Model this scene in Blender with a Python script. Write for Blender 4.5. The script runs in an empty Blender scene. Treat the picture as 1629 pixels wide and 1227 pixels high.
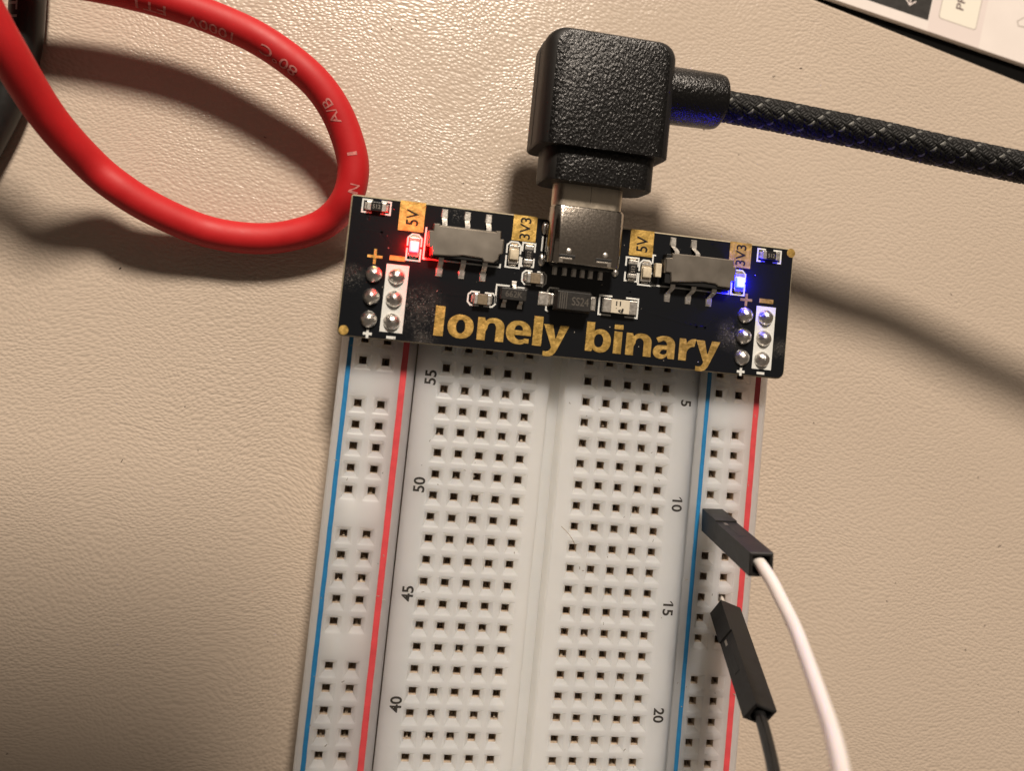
import bpy, bmesh, math, random
from mathutils import Vector, Matrix
random.seed(7)
R = math.radians
S = 0.001                      # everything below is written in millimetres
sc = bpy.context.scene
COL = sc.collection

# ------------------------------------------------------------------ camera
cam_d = bpy.data.cameras.new('camera')
cam = bpy.data.objects.new('camera', cam_d); COL.objects.link(cam)
RM = ((0.9850155777550188, -0.11049449613492787, -0.13242083636586402),
      (0.10423316134968405, 0.9931215500355118, -0.05333886884920841),
      (0.13740363770656602, 0.03873697431331896, 0.9897573880330734))
cam.matrix_world = Matrix.Translation(Vector((-24.522, 6.518, 87.097)) * S) @ Matrix(RM).to_4x4()
cam_d.sensor_fit = 'HORIZONTAL'; cam_d.sensor_width = 36
cam_d.lens = 36 * 1150.0 / 1629.0
cam_d.shift_x = 74.89 / 1629.0
cam_d.shift_y = -172.83 / 1629.0
cam_d.clip_start = 0.002; cam_d.clip_end = 20
cam_d.dof.use_dof = True
cam_d.dof.focus_distance = 0.0885
cam_d.dof.aperture_fstop = 17.0
sc.camera = cam

# ------------------------------------------------------------------ light
w = bpy.data.worlds.new('World'); sc.world = w; w.use_nodes = True
bg = w.node_tree.nodes['Background']
bg.inputs['Color'].default_value = (1.0, 0.82, 0.66, 1); bg.inputs['Strength'].default_value = 0.11
ld = bpy.data.lights.new('desk_lamp', 'SPOT')
lamp = bpy.data.objects.new('desk_lamp', ld); COL.objects.link(lamp)
LAMP = Vector((5, 700, 610)); AIM = Vector((5, 30, -7.7))
lamp.location = LAMP * S
lamp.rotation_euler = (AIM - LAMP).to_track_quat('-Z', 'Y').to_euler()
ld.energy = 53.0; ld.color = (1.0, 0.865, 0.73); ld.shadow_soft_size = 0.076
ld.spot_size = R(60.0); ld.spot_blend = 0.5
sc.view_settings.view_transform = 'Standard'; sc.view_settings.look = 'None'
sc.view_settings.exposure = 0.0; sc.view_settings.gamma = 1.0
sc.view_settings.use_curve_mapping = False
sc.cycles.use_denoising = True
sc.cycles.sample_clamp_indirect = 6.0
sc.cycles.max_bounces = 6; sc.cycles.glossy_bounces = 3; sc.cycles.transmission_bounces = 2

# ------------------------------------------------------------------ materials
MATS = {}
class NB:
    """small node-building helper"""
    def __init__(s, name):
        s.m = bpy.data.materials.new(name); s.m.use_nodes = True
        s.t = s.m.node_tree; s.n = s.t.nodes; s.b = s.n['Principled BSDF']; MATS[name] = s.m
    def node(s, typ, ins=None, **kw):
        x = s.n.new(typ)
        for k, v in kw.items(): setattr(x, k, v)
        for k, v in (ins or {}).items():
            if isinstance(v, bpy.types.NodeSocket): s.t.links.new(v, x.inputs[k])
            else: x.inputs[k].default_value = v
        return x
    def link(s, a, b): s.t.links.new(a, b)
    def math(s, op, a, b=0.0, c=0.0, clamp=False):
        x = s.n.new('ShaderNodeMath'); x.operation = op; x.use_clamp = clamp
        for i, v in enumerate((a, b, c)):
            if isinstance(v, bpy.types.NodeSocket): s.t.links.new(v, x.inputs[i])
            else: x.inputs[i].default_value = v
        return x.outputs[0]
    def coord(s): return s.node('ShaderNodeTexCoord').outputs['Object']
    def mapped(s, scale, rot=(0, 0, 0)):
        return s.node('ShaderNodeMapping', {'Vector': s.coord(), 'Scale': scale, 'Rotation': rot}).outputs[0]
    def ramp(s, fac, stops):
        x = s.n.new('ShaderNodeValToRGB'); s.t.links.new(fac, x.inputs[0]); e = x.color_ramp.elements
        while len(e) < len(stops): e.new(0.5)
        for q, (p, c) in zip(e, stops): q.position = p; q.color = c if len(c) == 4 else (*c, 1)
        return x.outputs[0]
    def set(s, **kw):
        for k, v in kw.items():
            k = {'Base': 'Base Color', 'Rough': 'Roughness', 'Spec': 'Specular IOR Level', 'EmC': 'Emission Color', 'EmS': 'Emission Strength',
                 'SSS': 'Subsurface Weight', 'SSR': 'Subsurface Radius', 'SSC': 'Subsurface Scale', 'Coat': 'Coat Weight', 'CoatR': 'Coat Roughness'}.get(k, k)
            if isinstance(v, bpy.types.NodeSocket): s.t.links.new(v, s.b.inputs[k])
            else: s.b.inputs[k].default_value = (*v, 1) if isinstance(v, tuple) and len(v) == 3 and 'Color' in k else v
        return s
    def bump(s, h, dist, strength=1.0):
        x = s.node('ShaderNodeBump', {'Height': h, 'Distance': dist, 'Strength': strength}); s.link(x.outputs[0], s.b.inputs['Normal'])
        return s

def simple(name, col, rough=0.5, metal=0.0, spec=0.5, vary=0.0, vscale=2500.0, bump=0.0, bscale=6000.0):
    m = NB(name).set(Base=col, Rough=rough, Metallic=metal, Spec=spec)
    if vary:
        nz = m.node('ShaderNodeTexNoise', {'Vector': m.coord(), 'Scale': vscale, 'Detail': 4.0, 'Roughness': 0.6}).outputs[0]
        lo = tuple(c * (1 - vary) for c in col); hi = tuple(min(1, c * (1 + vary)) for c in col)
        m.set(Base=m.ramp(nz, [(0.3, lo), (0.7, hi)]))
        m.set(Rough=m.math('MULTIPLY_ADD', nz, rough * 0.5, rough * 0.75))
    if bump:
        b = m.node('ShaderNodeTexNoise', {'Vector': m.coord(), 'Scale': bscale, 'Detail': 3.0}).outputs[0]
        m.bump(b, bump * S, 1.0)
    return m.m

def mat_leather():
    m = NB('beige leatherette')
    co = m.coord()
    wob = m.node('ShaderNodeTexNoise', {'Vector': co, 'Scale': 60.0, 'Detail': 1.0}).outputs['Color']
    a = m.node('ShaderNodeVectorMath', {0: wob, 1: (0.5, 0.5, 0.5)}, operation='SUBTRACT').outputs[0]
    b = m.node('ShaderNodeVectorMath', {0: a, 'Scale': 0.006}, operation='SCALE').outputs[0]
    p = m.node('ShaderNodeVectorMath', {0: co, 1: b}, operation='ADD').outputs[0]
    # pebbles, drawn out sideways into short wrinkles
    pm = m.node('ShaderNodeMapping', {'Vector': p, 'Scale': (0.72, 1.12, 1.0)}).outputs[0]
    v1 = m.node('ShaderNodeTexVoronoi', {'Vector': pm, 'Scale': 2350.0, 'Smoothness': 0.45, 'Randomness': 1.0}, feature='SMOOTH_F1', voronoi_dimensions='2D').outputs['Distance']
    pm2 = m.node('ShaderNodeMapping', {'Vector': p, 'Scale': (0.42, 1.25, 1.0)}).outputs[0]
    n2 = m.node('ShaderNodeTexNoise', {'Vector': pm2, 'Scale': 1800.0, 'Detail': 2.0, 'Roughness': 0.5, 'Distortion': 0.8}, noise_dimensions='2D').outputs[0]
    big = m.node('ShaderNodeTexNoise', {'Vector': co, 'Scale': 35.0, 'Detail': 2.0}, noise_dimensions='2D').outputs[0]
    cell = m.math('SUBTRACT', 1.0, v1)
    h = m.math('ADD', m.math('MULTIPLY', cell, 0.95), m.math('MULTIPLY', n2, 0.55))
    h = m.math('MULTIPLY', h, m.math('MULTIPLY_ADD', big, 1.0, 0.45))
    m.bump(h, 0.07 * S, 1.0)
    tone = m.node('ShaderNodeTexNoise', {'Vector': co, 'Scale': 25.0, 'Detail': 3.0}, noise_dimensions='2D').outputs[0]
    m.set(Base=m.ramp(tone, [(0.3, (0.525, 0.435, 0.348)), (0.7, (0.555, 0.462, 0.372))]))
    m.set(Rough=0.31, Spec=0.6)
    return m.m

def mat_plastic():
    m = NB('translucent white plastic')
    co = m.coord()
    x = m.node('ShaderNodeSeparateXYZ', {0: co}).outputs[0]
    # light bleeding off the rail ink, painted as a tint into the plastic beside it
    def near(xc, wd):
        d = m.math('ABSOLUTE', m.math('SUBTRACT', x, (xc - .3) * S))
        return m.math('SUBTRACT', 1.0, m.math('DIVIDE', d, wd * S), clamp=True)
    red = m.math('ADD', near(-19.1, 4.2), near(25.82, 4.2), clamp=True)
    blu = m.math('ADD', near(-25.6, 1.8), near(19.2, 1.8), clamp=True)
    nz = m.node('ShaderNodeTexNoise', {'Vector': co, 'Scale': 220.0, 'Detail': 4.0}).outputs[0]
    base = m.ramp(nz, [(0.3, (0.775, 0.775, 0.75)), (0.7, (0.815, 0.81, 0.785))])
    a = m.node('ShaderNodeMix', {'Factor': m.math('MULTIPLY', red, 0.42), 'A': base, 'B': (0.63, 0.40, 0.38, 1)}, data_type='RGBA')
    a.inputs['Factor'].default_value = 0
    m.link(m.math('MULTIPLY', red, 0.5), a.inputs[0]); m.link(base, a.inputs[6]); a.inputs[7].default_value = (0.80, 0.50, 0.48, 1)
    b = m.node('ShaderNodeMix', data_type='RGBA')
    m.link(m.math('MULTIPLY', blu, 0.45), b.inputs[0]); m.link(a.outputs[2], b.inputs[6]); b.inputs[7].default_value = (0.64, 0.71, 0.75, 1)
    m.set(Base=b.outputs[2], Rough=0.38, Spec=0.4, SSS=1.0, SSR=(1.0, 0.92, 0.82), SSC=15.0 * S)
    fine = m.node('ShaderNodeTexNoise', {'Vector': co, 'Scale': 3000.0, 'Detail': 3.0}).outputs[0]
    m.bump(fine, 0.006 * S, 1.0)
    return m.m

def mat_pcb():
    m = NB('black solder mask')
    co = m.coord()
    sep = m.node('ShaderNodeSeparateXYZ', {0: co}).outputs
    def blob(cx, cy, r0, r1):
        dx = m.math('SUBTRACT', sep[0], (cx + .2) * S); dy = m.math('SUBTRACT', sep[1], (cy - 10.9) * S)
        d = m.math('SQRT', m.math('ADD', m.math('MULTIPLY', dx, dx), m.math('MULTIPLY', dy, dy)))
        return m.node('ShaderNodeMapRange', {'Value': d, 'From Min': r1 * S, 'From Max': r0 * S}).outputs[0]
    warp = m.node('ShaderNodeTexNoise', {'Vector': co, 'Scale': 350.0, 'Detail': 5.0, 'Roughness': 0.7}).outputs[0]
    spk = m.node('ShaderNodeTexNoise', {'Vector': co, 'Scale': 5200.0, 'Detail': 3.0, 'Roughness': 0.7}).outputs[0]
    area = m.math('MAXIMUM', m.math('MAXIMUM', blob(-18.2, 6.8, 0.8, 3.4), blob(-26.2, 9.5, 0.3, 1.8)), m.math('MAXIMUM', blob(19.6, 7.6, 0.5, 2.4), blob(26.1, 6.5, 0.3, 1.6)))
    area = m.math('MAXIMUM', area, m.math('MAXIMUM', blob(-15.0, 18.1, 0.3, 1.3), blob(-17.5, 3.4, 0.4, 2.2)))
    res = m.math('MULTIPLY', area, m.node('ShaderNodeMapRange', {'Value': spk, 'From Min': 0.56, 'From Max': 0.68}).outputs[0])
    haze = m.math('MULTIPLY', area, m.node('ShaderNodeMapRange', {'Value': warp, 'From Min': 0.45, 'From Max': 0.75}).outputs[0])
    f = m.math('ADD', m.math('MULTIPLY', res, 0.30), m.math('MULTIPLY', haze, 0.16), clamp=True)
    mx = m.node('ShaderNodeMix', data_type='RGBA')
    m.link(f, mx.inputs[0]); mx.inputs[6].default_value = (0.0050, 0.0060, 0.0080, 1); mx.inputs[7].default_value = (0.32, 0.29, 0.25, 1)
    m.set(Base=mx.outputs[2], Rough=m.math('MULTIPLY_ADD', f, 0.5, 0.30), Spec=0.45)
    h = m.math('ADD', m.math('MULTIPLY', spk, 0.5), m.math('MULTIPLY', res, 2.0))
    m.bump(h, 0.01 * S, 1.0)
    return m.m

def mat_textured_black(name, col=(0.0045, 0.0042, 0.0040), rough=0.29, scale=5200.0, dist=0.10):
    m = NB(name)
    mp = m.mapped((1.0, 0.62, 1.0), (0, 0, R(40)))
    n = m.node('ShaderNodeTexNoise', {'Vector': mp, 'Scale': scale, 'Detail': 2.5, 'Roughness': 0.55}).outputs[0]
    v = m.node('ShaderNodeTexVoronoi', {'Vector': mp, 'Scale': scale * 0.75}, feature='SMOOTH_F1').outputs['Distance']
    h = m.math('SUBTRACT', n, m.math('MULTIPLY', v, 0.6))
    m.set(Base=col, Rough=rough, Spec=0.45); m.bump(h, dist * S, 1.0)
    return m.m

def mat_gold():
    m = NB('gold plating')
    co = m.coord()
    n = m.node('ShaderNodeTexNoise', {'Vector': co, 'Scale': 1500.0, 'Detail': 5.0, 'Roughness': 0.65}).outputs[0]
    m.set(Base=m.ramp(n, [(0.3, (0.60, 0.385, 0.10)), (0.7, (0.95, 0.65, 0.21))]), Metallic=1.0, Rough=m.math('MULTIPLY_ADD', n, 0.35, 0.32))
    m.bump(n, 0.06 * S, 1.0)
    return m.m

def mat_metal(name, col, rough, scale=2500.0, dist=0.02):
    m = NB(name)
    n = m.node('ShaderNodeTexNoise', {'Vector': m.coord(), 'Scale': scale, 'Detail': 4.0, 'Roughness': 0.6}).outputs[0]
    m.set(Base=m.ramp(n, [(0.3, tuple(c * 0.82 for c in col)), (0.7, col)]), Metallic=1.0, Rough=m.math('MULTIPLY_ADD', n, rough * 0.6, rough * 0.7))
    m.bump(n, dist * S, 1.0)
    return m.m

def mat_brushed():
    m = NB('satin stamped steel')
    n = m.node('ShaderNodeTexNoise', {'Vector': m.mapped((1.0, 0.10, 1.0)), 'Scale': 5200.0, 'Detail': 3.0, 'Roughness': 0.6}).outputs[0]
    sm = m.node('ShaderNodeTexNoise', {'Vector': m.coord(), 'Scale': 420.0, 'Detail': 3.0}).outputs[0]
    m.set(Base=m.ramp(sm, [(0.3, (0.43, 0.39, 0.335)), (0.7, (0.49, 0.445, 0.385))]), Metallic=1.0, Rough=m.math('MULTIPLY_ADD', sm, 0.14, 0.33))
    m.bump(n, 0.004 * S, 1.0)
    return m.m

def mat_ink(name, col):
    """rail line ink: a little uneven, chipped through to the plastic in places"""
    m = NB(name)
    co = m.coord()
    n = m.node('ShaderNodeTexNoise', {'Vector': co, 'Scale': 700.0, 'Detail': 3.0}).outputs[0]
    c = m.node('ShaderNodeTexNoise', {'Vector': m.mapped((1.0, 0.6, 1.0)), 'Scale': 900.0, 'Detail': 5.0, 'Roughness': 0.75}).outputs[0]
    chip = m.node('ShaderNodeMapRange', {'Value': c, 'From Min': 0.70, 'From Max': 0.74}).outputs[0]
    base = m.ramp(n, [(0.3, tuple(q * 0.88 for q in col)), (0.7, tuple(min(1, q * 1.1) for q in col))])
    mx = m.node('ShaderNodeMix', data_type='RGBA'); m.link(chip, mx.inputs[0]); m.link(base, mx.inputs[6]); mx.inputs[7].default_value = (0.66, 0.60, 0.56, 1)
    m.set(Base=mx.outputs[2], Rough=0.42)
    return m.m

def mat_emit(name, col, strength):
    m = NB(name).set(Base=(0.8, 0.8, 0.8), Rough=0.4, EmC=(*col, 1), EmS=strength)
    return m.m

M = {
    'leather': mat_leather(), 'plastic': mat_plastic(), 'pcb': mat_pcb(), 'gold': mat_gold(),
    'desk': simple('dark desk', (0.002, 0.0019, 0.0018), 0.9, spec=0.1, vary=0.3, vscale=300),
    'edge': simple('fibreglass edge', (0.34, 0.29, 0.20), 0.6, vary=0.25, vscale=3000),
    'silk': simple('white silkscreen ink', (0.70, 0.71, 0.68), 0.55, vary=0.10, vscale=6000),
    'blue': mat_ink('blue rail ink', (0.02, 0.19, 0.42)),
    'red_ink': mat_ink('red rail ink', (0.64, 0.07, 0.08)),
    'ink': simple('dark number ink', (0.035, 0.030, 0.026), 0.6, vary=0.35, vscale=5000),
    'recess_shade': simple('painted recess shade', (0.46, 0.37, 0.28), 0.6, vary=0.3, vscale=1800),  # brown painted for shade on hole and seam walls, not the plastic's own colour
    'clip': mat_metal('contact clip metal', (0.30, 0.25, 0.19), 0.55),
    'tin': mat_brushed(),
    'shell': mat_metal('stainless socket shell', (0.50, 0.45, 0.39), 0.16, 3300.0, 0.014),
    'plugmetal': mat_metal('nickel plug shell', (0.70, 0.62, 0.50), 0.42, 900.0, 0.004),
    'solder': mat_metal('solder', (0.88, 0.85, 0.80), 0.30, 1500.0, 0.12),
    'lead': mat_metal('bright tinned lead', (0.90, 0.86, 0.79), 0.40, 2600.0, 0.03),
    'chip': simple('black moulded epoxy', (0.016, 0.0145, 0.013), 0.5, vary=0.2, vscale=3000, bump=0.015, bscale=5000),
    'chip_text': simple('grey laser marking', (0.085, 0.075, 0.062), 0.6),
    'dark': simple('dark plastic', (0.008, 0.008, 0.008), 0.45),
    'ceramic': simple('tan ceramic', (0.20, 0.155, 0.10), 0.5, vary=0.2),
    'res_top': simple('resistor film', (0.013, 0.012, 0.012), 0.35),
    'res_text': simple('resistor marking', (0.22, 0.20, 0.175), 0.5),
    'ledlens': simple('clear yellowish lens', (0.62, 0.54, 0.40), 0.25, vary=0.15),
    'fuse_white': simple('cream fuse body', (0.62, 0.56, 0.44), 0.5, vary=0.06),
    'plug': mat_textured_black('sparked black plastic'),
    'plugside': mat_textured_black('satin black plastic', (0.010, 0.009, 0.008), 0.55, 1500.0, 0.006),
    'braid': simple('black braid yarn', (0.005, 0.0049, 0.0046), 0.55, spec=0.25, vary=0.5, vscale=4500, bump=0.03, bscale=9000),
    'braid_light': simple('grey braid yarn', (0.11, 0.11, 0.10), 0.5, vary=0.6, vscale=4500, bump=0.03, bscale=9000),
    'core': simple('black cable core', (0.006, 0.006, 0.006), 0.7),
    'red_rubber': simple('red silicone jacket', (0.50, 0.007, 0.010), 0.58, vary=0.05, vscale=400, bump=0.01, bscale=1200),
    'red_print': simple('faded white print', (0.60, 0.20, 0.18), 0.6, vary=0.3, vscale=3000),
    'black_rubber': simple('black rubber jacket', (0.011, 0.011, 0.010), 0.4, vary=0.3, vscale=500),
    'grey_print': simple('grey print', (0.35, 0.34, 0.32), 0.6),
    'housing': simple('black connector plastic', (0.010, 0.0095, 0.009), 0.48, vary=0.25, vscale=700, bump=0.012, bscale=2500),
    'white_pvc': simple('white pvc', (0.74, 0.70, 0.66), 0.38, vary=0.03, vscale=400),
    'black_pvc': simple('black pvc', (0.010, 0.010, 0.010), 0.25, vary=0.2, vscale=400),
    'card': simple('white coated card', (0.78, 0.72, 0.68), 0.45, vary=0.02, vscale=200),
    'card_band': simple('pale pink print', (0.74, 0.66, 0.63), 0.45),
    'card_cream': simple('cream print', (0.82, 0.78, 0.68), 0.45),
    'card_dark': simple('charcoal print', (0.032, 0.030, 0.028), 0.45, vary=0.2, vscale=1200),
    'card_line': simple('taupe print', (0.42, 0.37, 0.33), 0.5),
    'card_text': simple('brown lettering', (0.12, 0.075, 0.075), 0.5),
    'dust_dark': simple('dark crumbs', (0.06, 0.045, 0.035), 0.8), 'dust_pale': simple('pale dust', (0.34, 0.31, 0.27), 0.8),
    'hair_white': simple('pale lint', (0.75, 0.70, 0.62), 0.5),
    'hair_dark': simple('tan hair', (0.34, 0.24, 0.14), 0.5),
    'led_red': mat_emit('lit red led', (1.0, 0.00015, 0.0004), 900.0),
    'die_red': mat_emit('lit red die', (1.0, 0.62, 0.62), 7.0),
    'led_blue': mat_emit('lit blue led', (0.00004, 0.00024, 1.0), 1000.0),
    'die_blue': mat_emit('lit blue die', (0.62, 0.78, 1.0), 7.0),
}

# ------------------------------------------------------------------ building helpers
def empty(name, loc, label, cat, group=None):
    o = bpy.data.objects.new(name, None); COL.objects.link(o)
    o.location = Vector(loc) * S; o.empty_display_size = 0.005
    tag(o, label, cat, group); o['_loc'] = list(loc)
    return o
def tag(o, label=None, cat=None, group=None, kind=None):
    if label: o['label'] = label
    if cat: o['category'] = cat
    if group: o['group'] = group
    if kind: o['kind'] = kind
    return o
def origin_of(o):
    v = Vector((0, 0, 0))
    while o is not None:
        v += Vector(o.get('_loc', (0, 0, 0))); o = o.parent
    return v

class MB:
    """collects geometry given in world millimetres"""
    def __init__(s): s.v = []; s.f = []; s.mi = []
    def add(s, verts, faces, mi=0):
        k = len(s.v); s.v += [Vector(p) for p in verts]; s.f += [tuple(i + k for i in f) for f in faces]; s.mi += [mi] * len(faces)
        return s
    def box(s, x0, x1, y0, y1, z0, z1, b=0.0, mi=0, M4=None):
        if b <= 0:
            vs = [(x, y, z) for z in (z0, z1) for y in (y0, y1) for x in (x0, x1)]
            fs = [(0, 2, 3, 1), (4, 5, 7, 6), (0, 1, 5, 4), (2, 6, 7, 3), (0, 4, 6, 2), (1, 3, 7, 5)]
        else:
            bm = bmesh.new(); bmesh.ops.create_cube(bm, size=1)
            for v in bm.verts: v.co = Vector(((x0 + x1) / 2 + v.co.x * (x1 - x0), (y0 + y1) / 2 + v.co.y * (y1 - y0), (z0 + z1) / 2 + v.co.z * (z1 - z0)))
            bmesh.ops.bevel(bm, geom=list(bm.edges), offset=b, segments=2, affect='EDGES', profile=0.5)
            bm.verts.index_update(); vs = [v.co.copy() for v in bm.verts]; fs = [[v.index for v in f.verts] for f in bm.faces]; bm.free()
        if M4 is not None: vs = [M4 @ Vector(v) for v in vs]
        return s.add(vs, fs, mi)
    def prism(s, poly, z0, z1, mi=0, mi_side=None, ch=0.0):
        n = len(poly); a = sum(poly[i][0] * poly[(i + 1) % n][1] - poly[(i + 1) % n][0] * poly[i][1] for i in range(n))
        if a < 0: poly = poly[::-1]
        vs = [(x, y, z0) for x, y in poly]; rings = [vs]
        if ch > 0:
            rings.append([(x, y, z1 - ch) for x, y in poly]); rings.append([(x, y, z1) for x, y in inset(poly, ch)])
        else: rings.append([(x, y, z1) for x, y in poly])
        k = len(s.v); allv = [p for r in rings for p in r]; s.add(allv, [], mi)
        def F(f, m): s.f.append(f); s.mi.append(m)
        F(tuple(k + i for i in reversed(range(n))), mi)
        for q in range(len(rings) - 1):
            for i in range(n):
                j = (i + 1) % n; F((k + q * n + i, k + q * n + j, k + (q + 1) * n + j, k + (q + 1) * n + i), mi if mi_side is None else mi_side)
        F(tuple(k + (len(rings) - 1) * n + i for i in range(n)), mi)
        return s
    def loft(s, sections, cap=True, mi=0):
        n = len(sections[0]); k = len(s.v); s.add([p for q in sections for p in q], [], mi)
        for a in range(len(sections) - 1):
            for i in range(n):
                j = (i + 1) % n; s.f.append((k + a * n + i, k + a * n + j, k + (a + 1) * n + j, k + (a + 1) * n + i)); s.mi.append(mi)
        if cap:
            s.f.append(tuple(k + i for i in reversed(range(n)))); s.mi.append(mi)
            s.f.append(tuple(k + (len(sections) - 1) * n + i for i in range(n))); s.mi.append(mi)
        return s
    def tube(s, pts, r, seg=10, cap=True, mi=0):
        fr = frames(pts); sec = []
        for i, (p, t, u, v) in enumerate(fr):
            rr = r[i] if isinstance(r, (list, tuple)) else r
            sec.append([p + (u * math.cos(2 * math.pi * k / seg) + v * math.sin(2 * math.pi * k / seg)) * rr for k in range(seg)])
        return s.loft(sec, cap, mi)
    def lathe(s, prof, cx, cy, seg=20, jit=0.0, mi=0):
        sec = []
        for r_, z in prof:
            sec.append([(cx + r_ * (1 + random.uniform(-jit, jit)) * math.cos(2 * math.pi * k / seg), cy + r_ * (1 + random.uniform(-jit, jit)) * math.sin(2 * math.pi * k / seg), z + random.uniform(-jit, jit) * 0.3) for k in range(seg)])
        return s.loft(sec, True, mi)
    def build(s, name, mats, parent=None, smooth=False, angle=40):
        mats = mats if isinstance(mats, (list, tuple)) else [mats]
        o0 = origin_of(parent) if parent else Vector((0, 0, 0))
        me = bpy.data.meshes.new(name)
        me.from_pydata([tuple((p - o0) * S) for p in s.v], [], s.f)
        for mt in mats: me.materials.append(M[mt])
        for p, i in zip(me.polygons, s.mi): p.material_index = i
        me.validate(); me.update()
        bm = bmesh.new(); bm.from_mesh(me); bmesh.ops.recalc_face_normals(bm, faces=bm.faces)
        if smooth:
            for f in bm.faces: f.smooth = True
            for e in bm.edges:
                if len(e.link_faces) == 2 and e.calc_face_angle(0) > R(angle): e.smooth = False
        bm.to_mesh(me); bm.free()
        o = bpy.data.objects.new(name, me); COL.objects.link(o)
        if parent: o.parent = parent
        return o

def inset(poly, d):
    n = len(poly); out = []
    for i in range(n):
        p0, p1, p2 = Vector(poly[i - 1]), Vector(poly[i]), Vector(poly[(i + 1) % n])
        a = (p1 - p0).normalized(); b = (p2 - p1).normalized()
        na = Vector((-a.y, a.x)); nb = Vector((-b.y, b.x)); m = na + nb
        if m.length < 1e-6: m = na
        m = m / max(0.35, m.dot(na)) if m.dot(na) > 1e-6 else na
        out.append(tuple(p1 + m * d))
    return out
def rrect(hx, hz, r, n=6):
    out = []
    for cx, cz, a0 in ((hx - r, hz - r, 0), (-hx + r, hz - r, 90), (-hx + r, -hz + r, 180), (hx - r, -hz + r, 270)):
        for k in range(n + 1):
            a = R(a0 + 90 * k / n); out.append((cx + r * math.cos(a), cz + r * math.sin(a)))
    return out
def rpoly(x0, x1, y0, y1, r, n=4):
    return [((x0 + x1) / 2 + a, (y0 + y1) / 2 + b) for a, b in rrect((x1 - x0) / 2, (y1 - y0) / 2, r, n)]
def spline(pts, step):
    """Catmull-Rom through pts, resampled at about `step` mm"""
    P = [Vector(p) for p in pts]; P = [P[0] * 2 - P[1]] + P + [P[-1] * 2 - P[-2]]; out = []
    for i in range(1, len(P) - 2):
        n = max(2, int((P[i + 1] - P[i]).length / step * 2))
        for k in range(n):
            t = k / n; a, b, c, d = P[i - 1:i + 3]
            out.append(0.5 * ((2 * b) + (c - a) * t + (2 * a - 5 * b + 4 * c - d) * t * t + (3 * b - a - 3 * c + d) * t ** 3))
    out.append(P[-2])
    L = [0]
    for a, b in zip(out, out[1:]): L.append(L[-1] + (b - a).length)
    n = max(3, int(L[-1] / step)); res = []; j = 0
    for k in range(n + 1):
        s = L[-1] * k / n
        while j < len(L) - 2 and L[j + 1] < s: j += 1
        t = (s - L[j]) / max(1e-9, L[j + 1] - L[j]); res.append(out[j].lerp(out[j + 1], min(1, t)))
    return res
def frames(pts):
    """position, tangent, side, up along a path; up stays as near world z as it can"""
    pts = [Vector(p) for p in pts]; out = []; u = None
    for i, p in enumerate(pts):
        t = (pts[min(i + 1, len(pts) - 1)] - pts[max(i - 1, 0)]).normalized()
        if u is None:
            ref = Vector((0, 0, 1)) if abs(t.z) < 0.9 else Vector((0, 1, 0)); u = t.cross(ref).normalized()
        else: u = (u - t * u.dot(t)).normalized()
        out.append((p, t, u, u.cross(t).normalized()))
    return out

_glyph = {}
def glyph(txt, off=0.0, sub=0):
    """outline font -> flat faces, height units of the font, min corner of the body at (0,0)"""
    key = (txt, off, sub)
    if key not in _glyph:
        cu = bpy.data.curves.new('lettering', 'FONT'); cu.body = txt; cu.size = 1.0; cu.offset = off; cu.resolution_u = 5
        ob = bpy.data.objects.new('lettering', cu); COL.objects.link(ob)
        dg = bpy.context.evaluated_depsgraph_get(); me = bpy.data.meshes.new_from_object(ob.evaluated_get(dg))
        bm = bmesh.new(); bm.from_mesh(me)
        bmesh.ops.remove_doubles(bm, verts=bm.verts, dist=1e-5)
        if sub: bmesh.ops.triangulate(bm, faces=bm.faces); bmesh.ops.subdivide_edges(bm, edges=bm.edges, cuts=sub, use_grid_fill=True)
        bm.verts.index_update()
        vs = [(v.co.x, v.co.y) for v in bm.verts]; fs = [[v.index for v in f.verts] for f in bm.faces]
        bm.free(); bpy.data.objects.remove(ob); bpy.data.curves.remove(cu); bpy.data.meshes.remove(me)
        _glyph[key] = (vs, fs)
    return _glyph[key]
def flat_text(mb, txt, cx, cy, z, h, rot=0, wd=None, off=0.0, mi=0, ext=None, thick=0.0):
    """text centred at cx,cy, its box h tall (and wd wide if given), turned rot degrees"""
    vs, fs = glyph(txt, off); xs = [v[0] for v in vs]; ys = [v[1] for v in vs]
    x0, x1, y0, y1 = min(xs), max(xs), min(ys), max(ys)
    if ext: x0, x1, y0, y1 = ext
    sy = h / (y1 - y0); sx = sy if wd is None else wd / (x1 - x0); c, s_ = math.cos(R(rot)), math.sin(R(rot)); out = []
    for a, b in vs:
        a = (a - (x0 + x1) / 2) * sx; b = (b - (y0 + y1) / 2) * sy; out.append((cx + a * c - b * s_, cy + a * s_ + b * c, z))
    if thick <= 0: return mb.add(out, fs, mi)
    # give the letter its thickness
    cnt = {}
    for f in fs:
        for i in range(len(f)):
            e = (f[i], f[(i + 1) % len(f)]); cnt[e] = cnt.get(e, 0) + 1
    n = len(out); side = [(a, b, b + n, a + n) for (a, b) in cnt if (b, a) not in cnt]
    low = [(x, y, z - thick) for x, y, z in out]
    return mb.add(low + out, [tuple(i + n for i in f) for f in fs] + side, mi)

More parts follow.
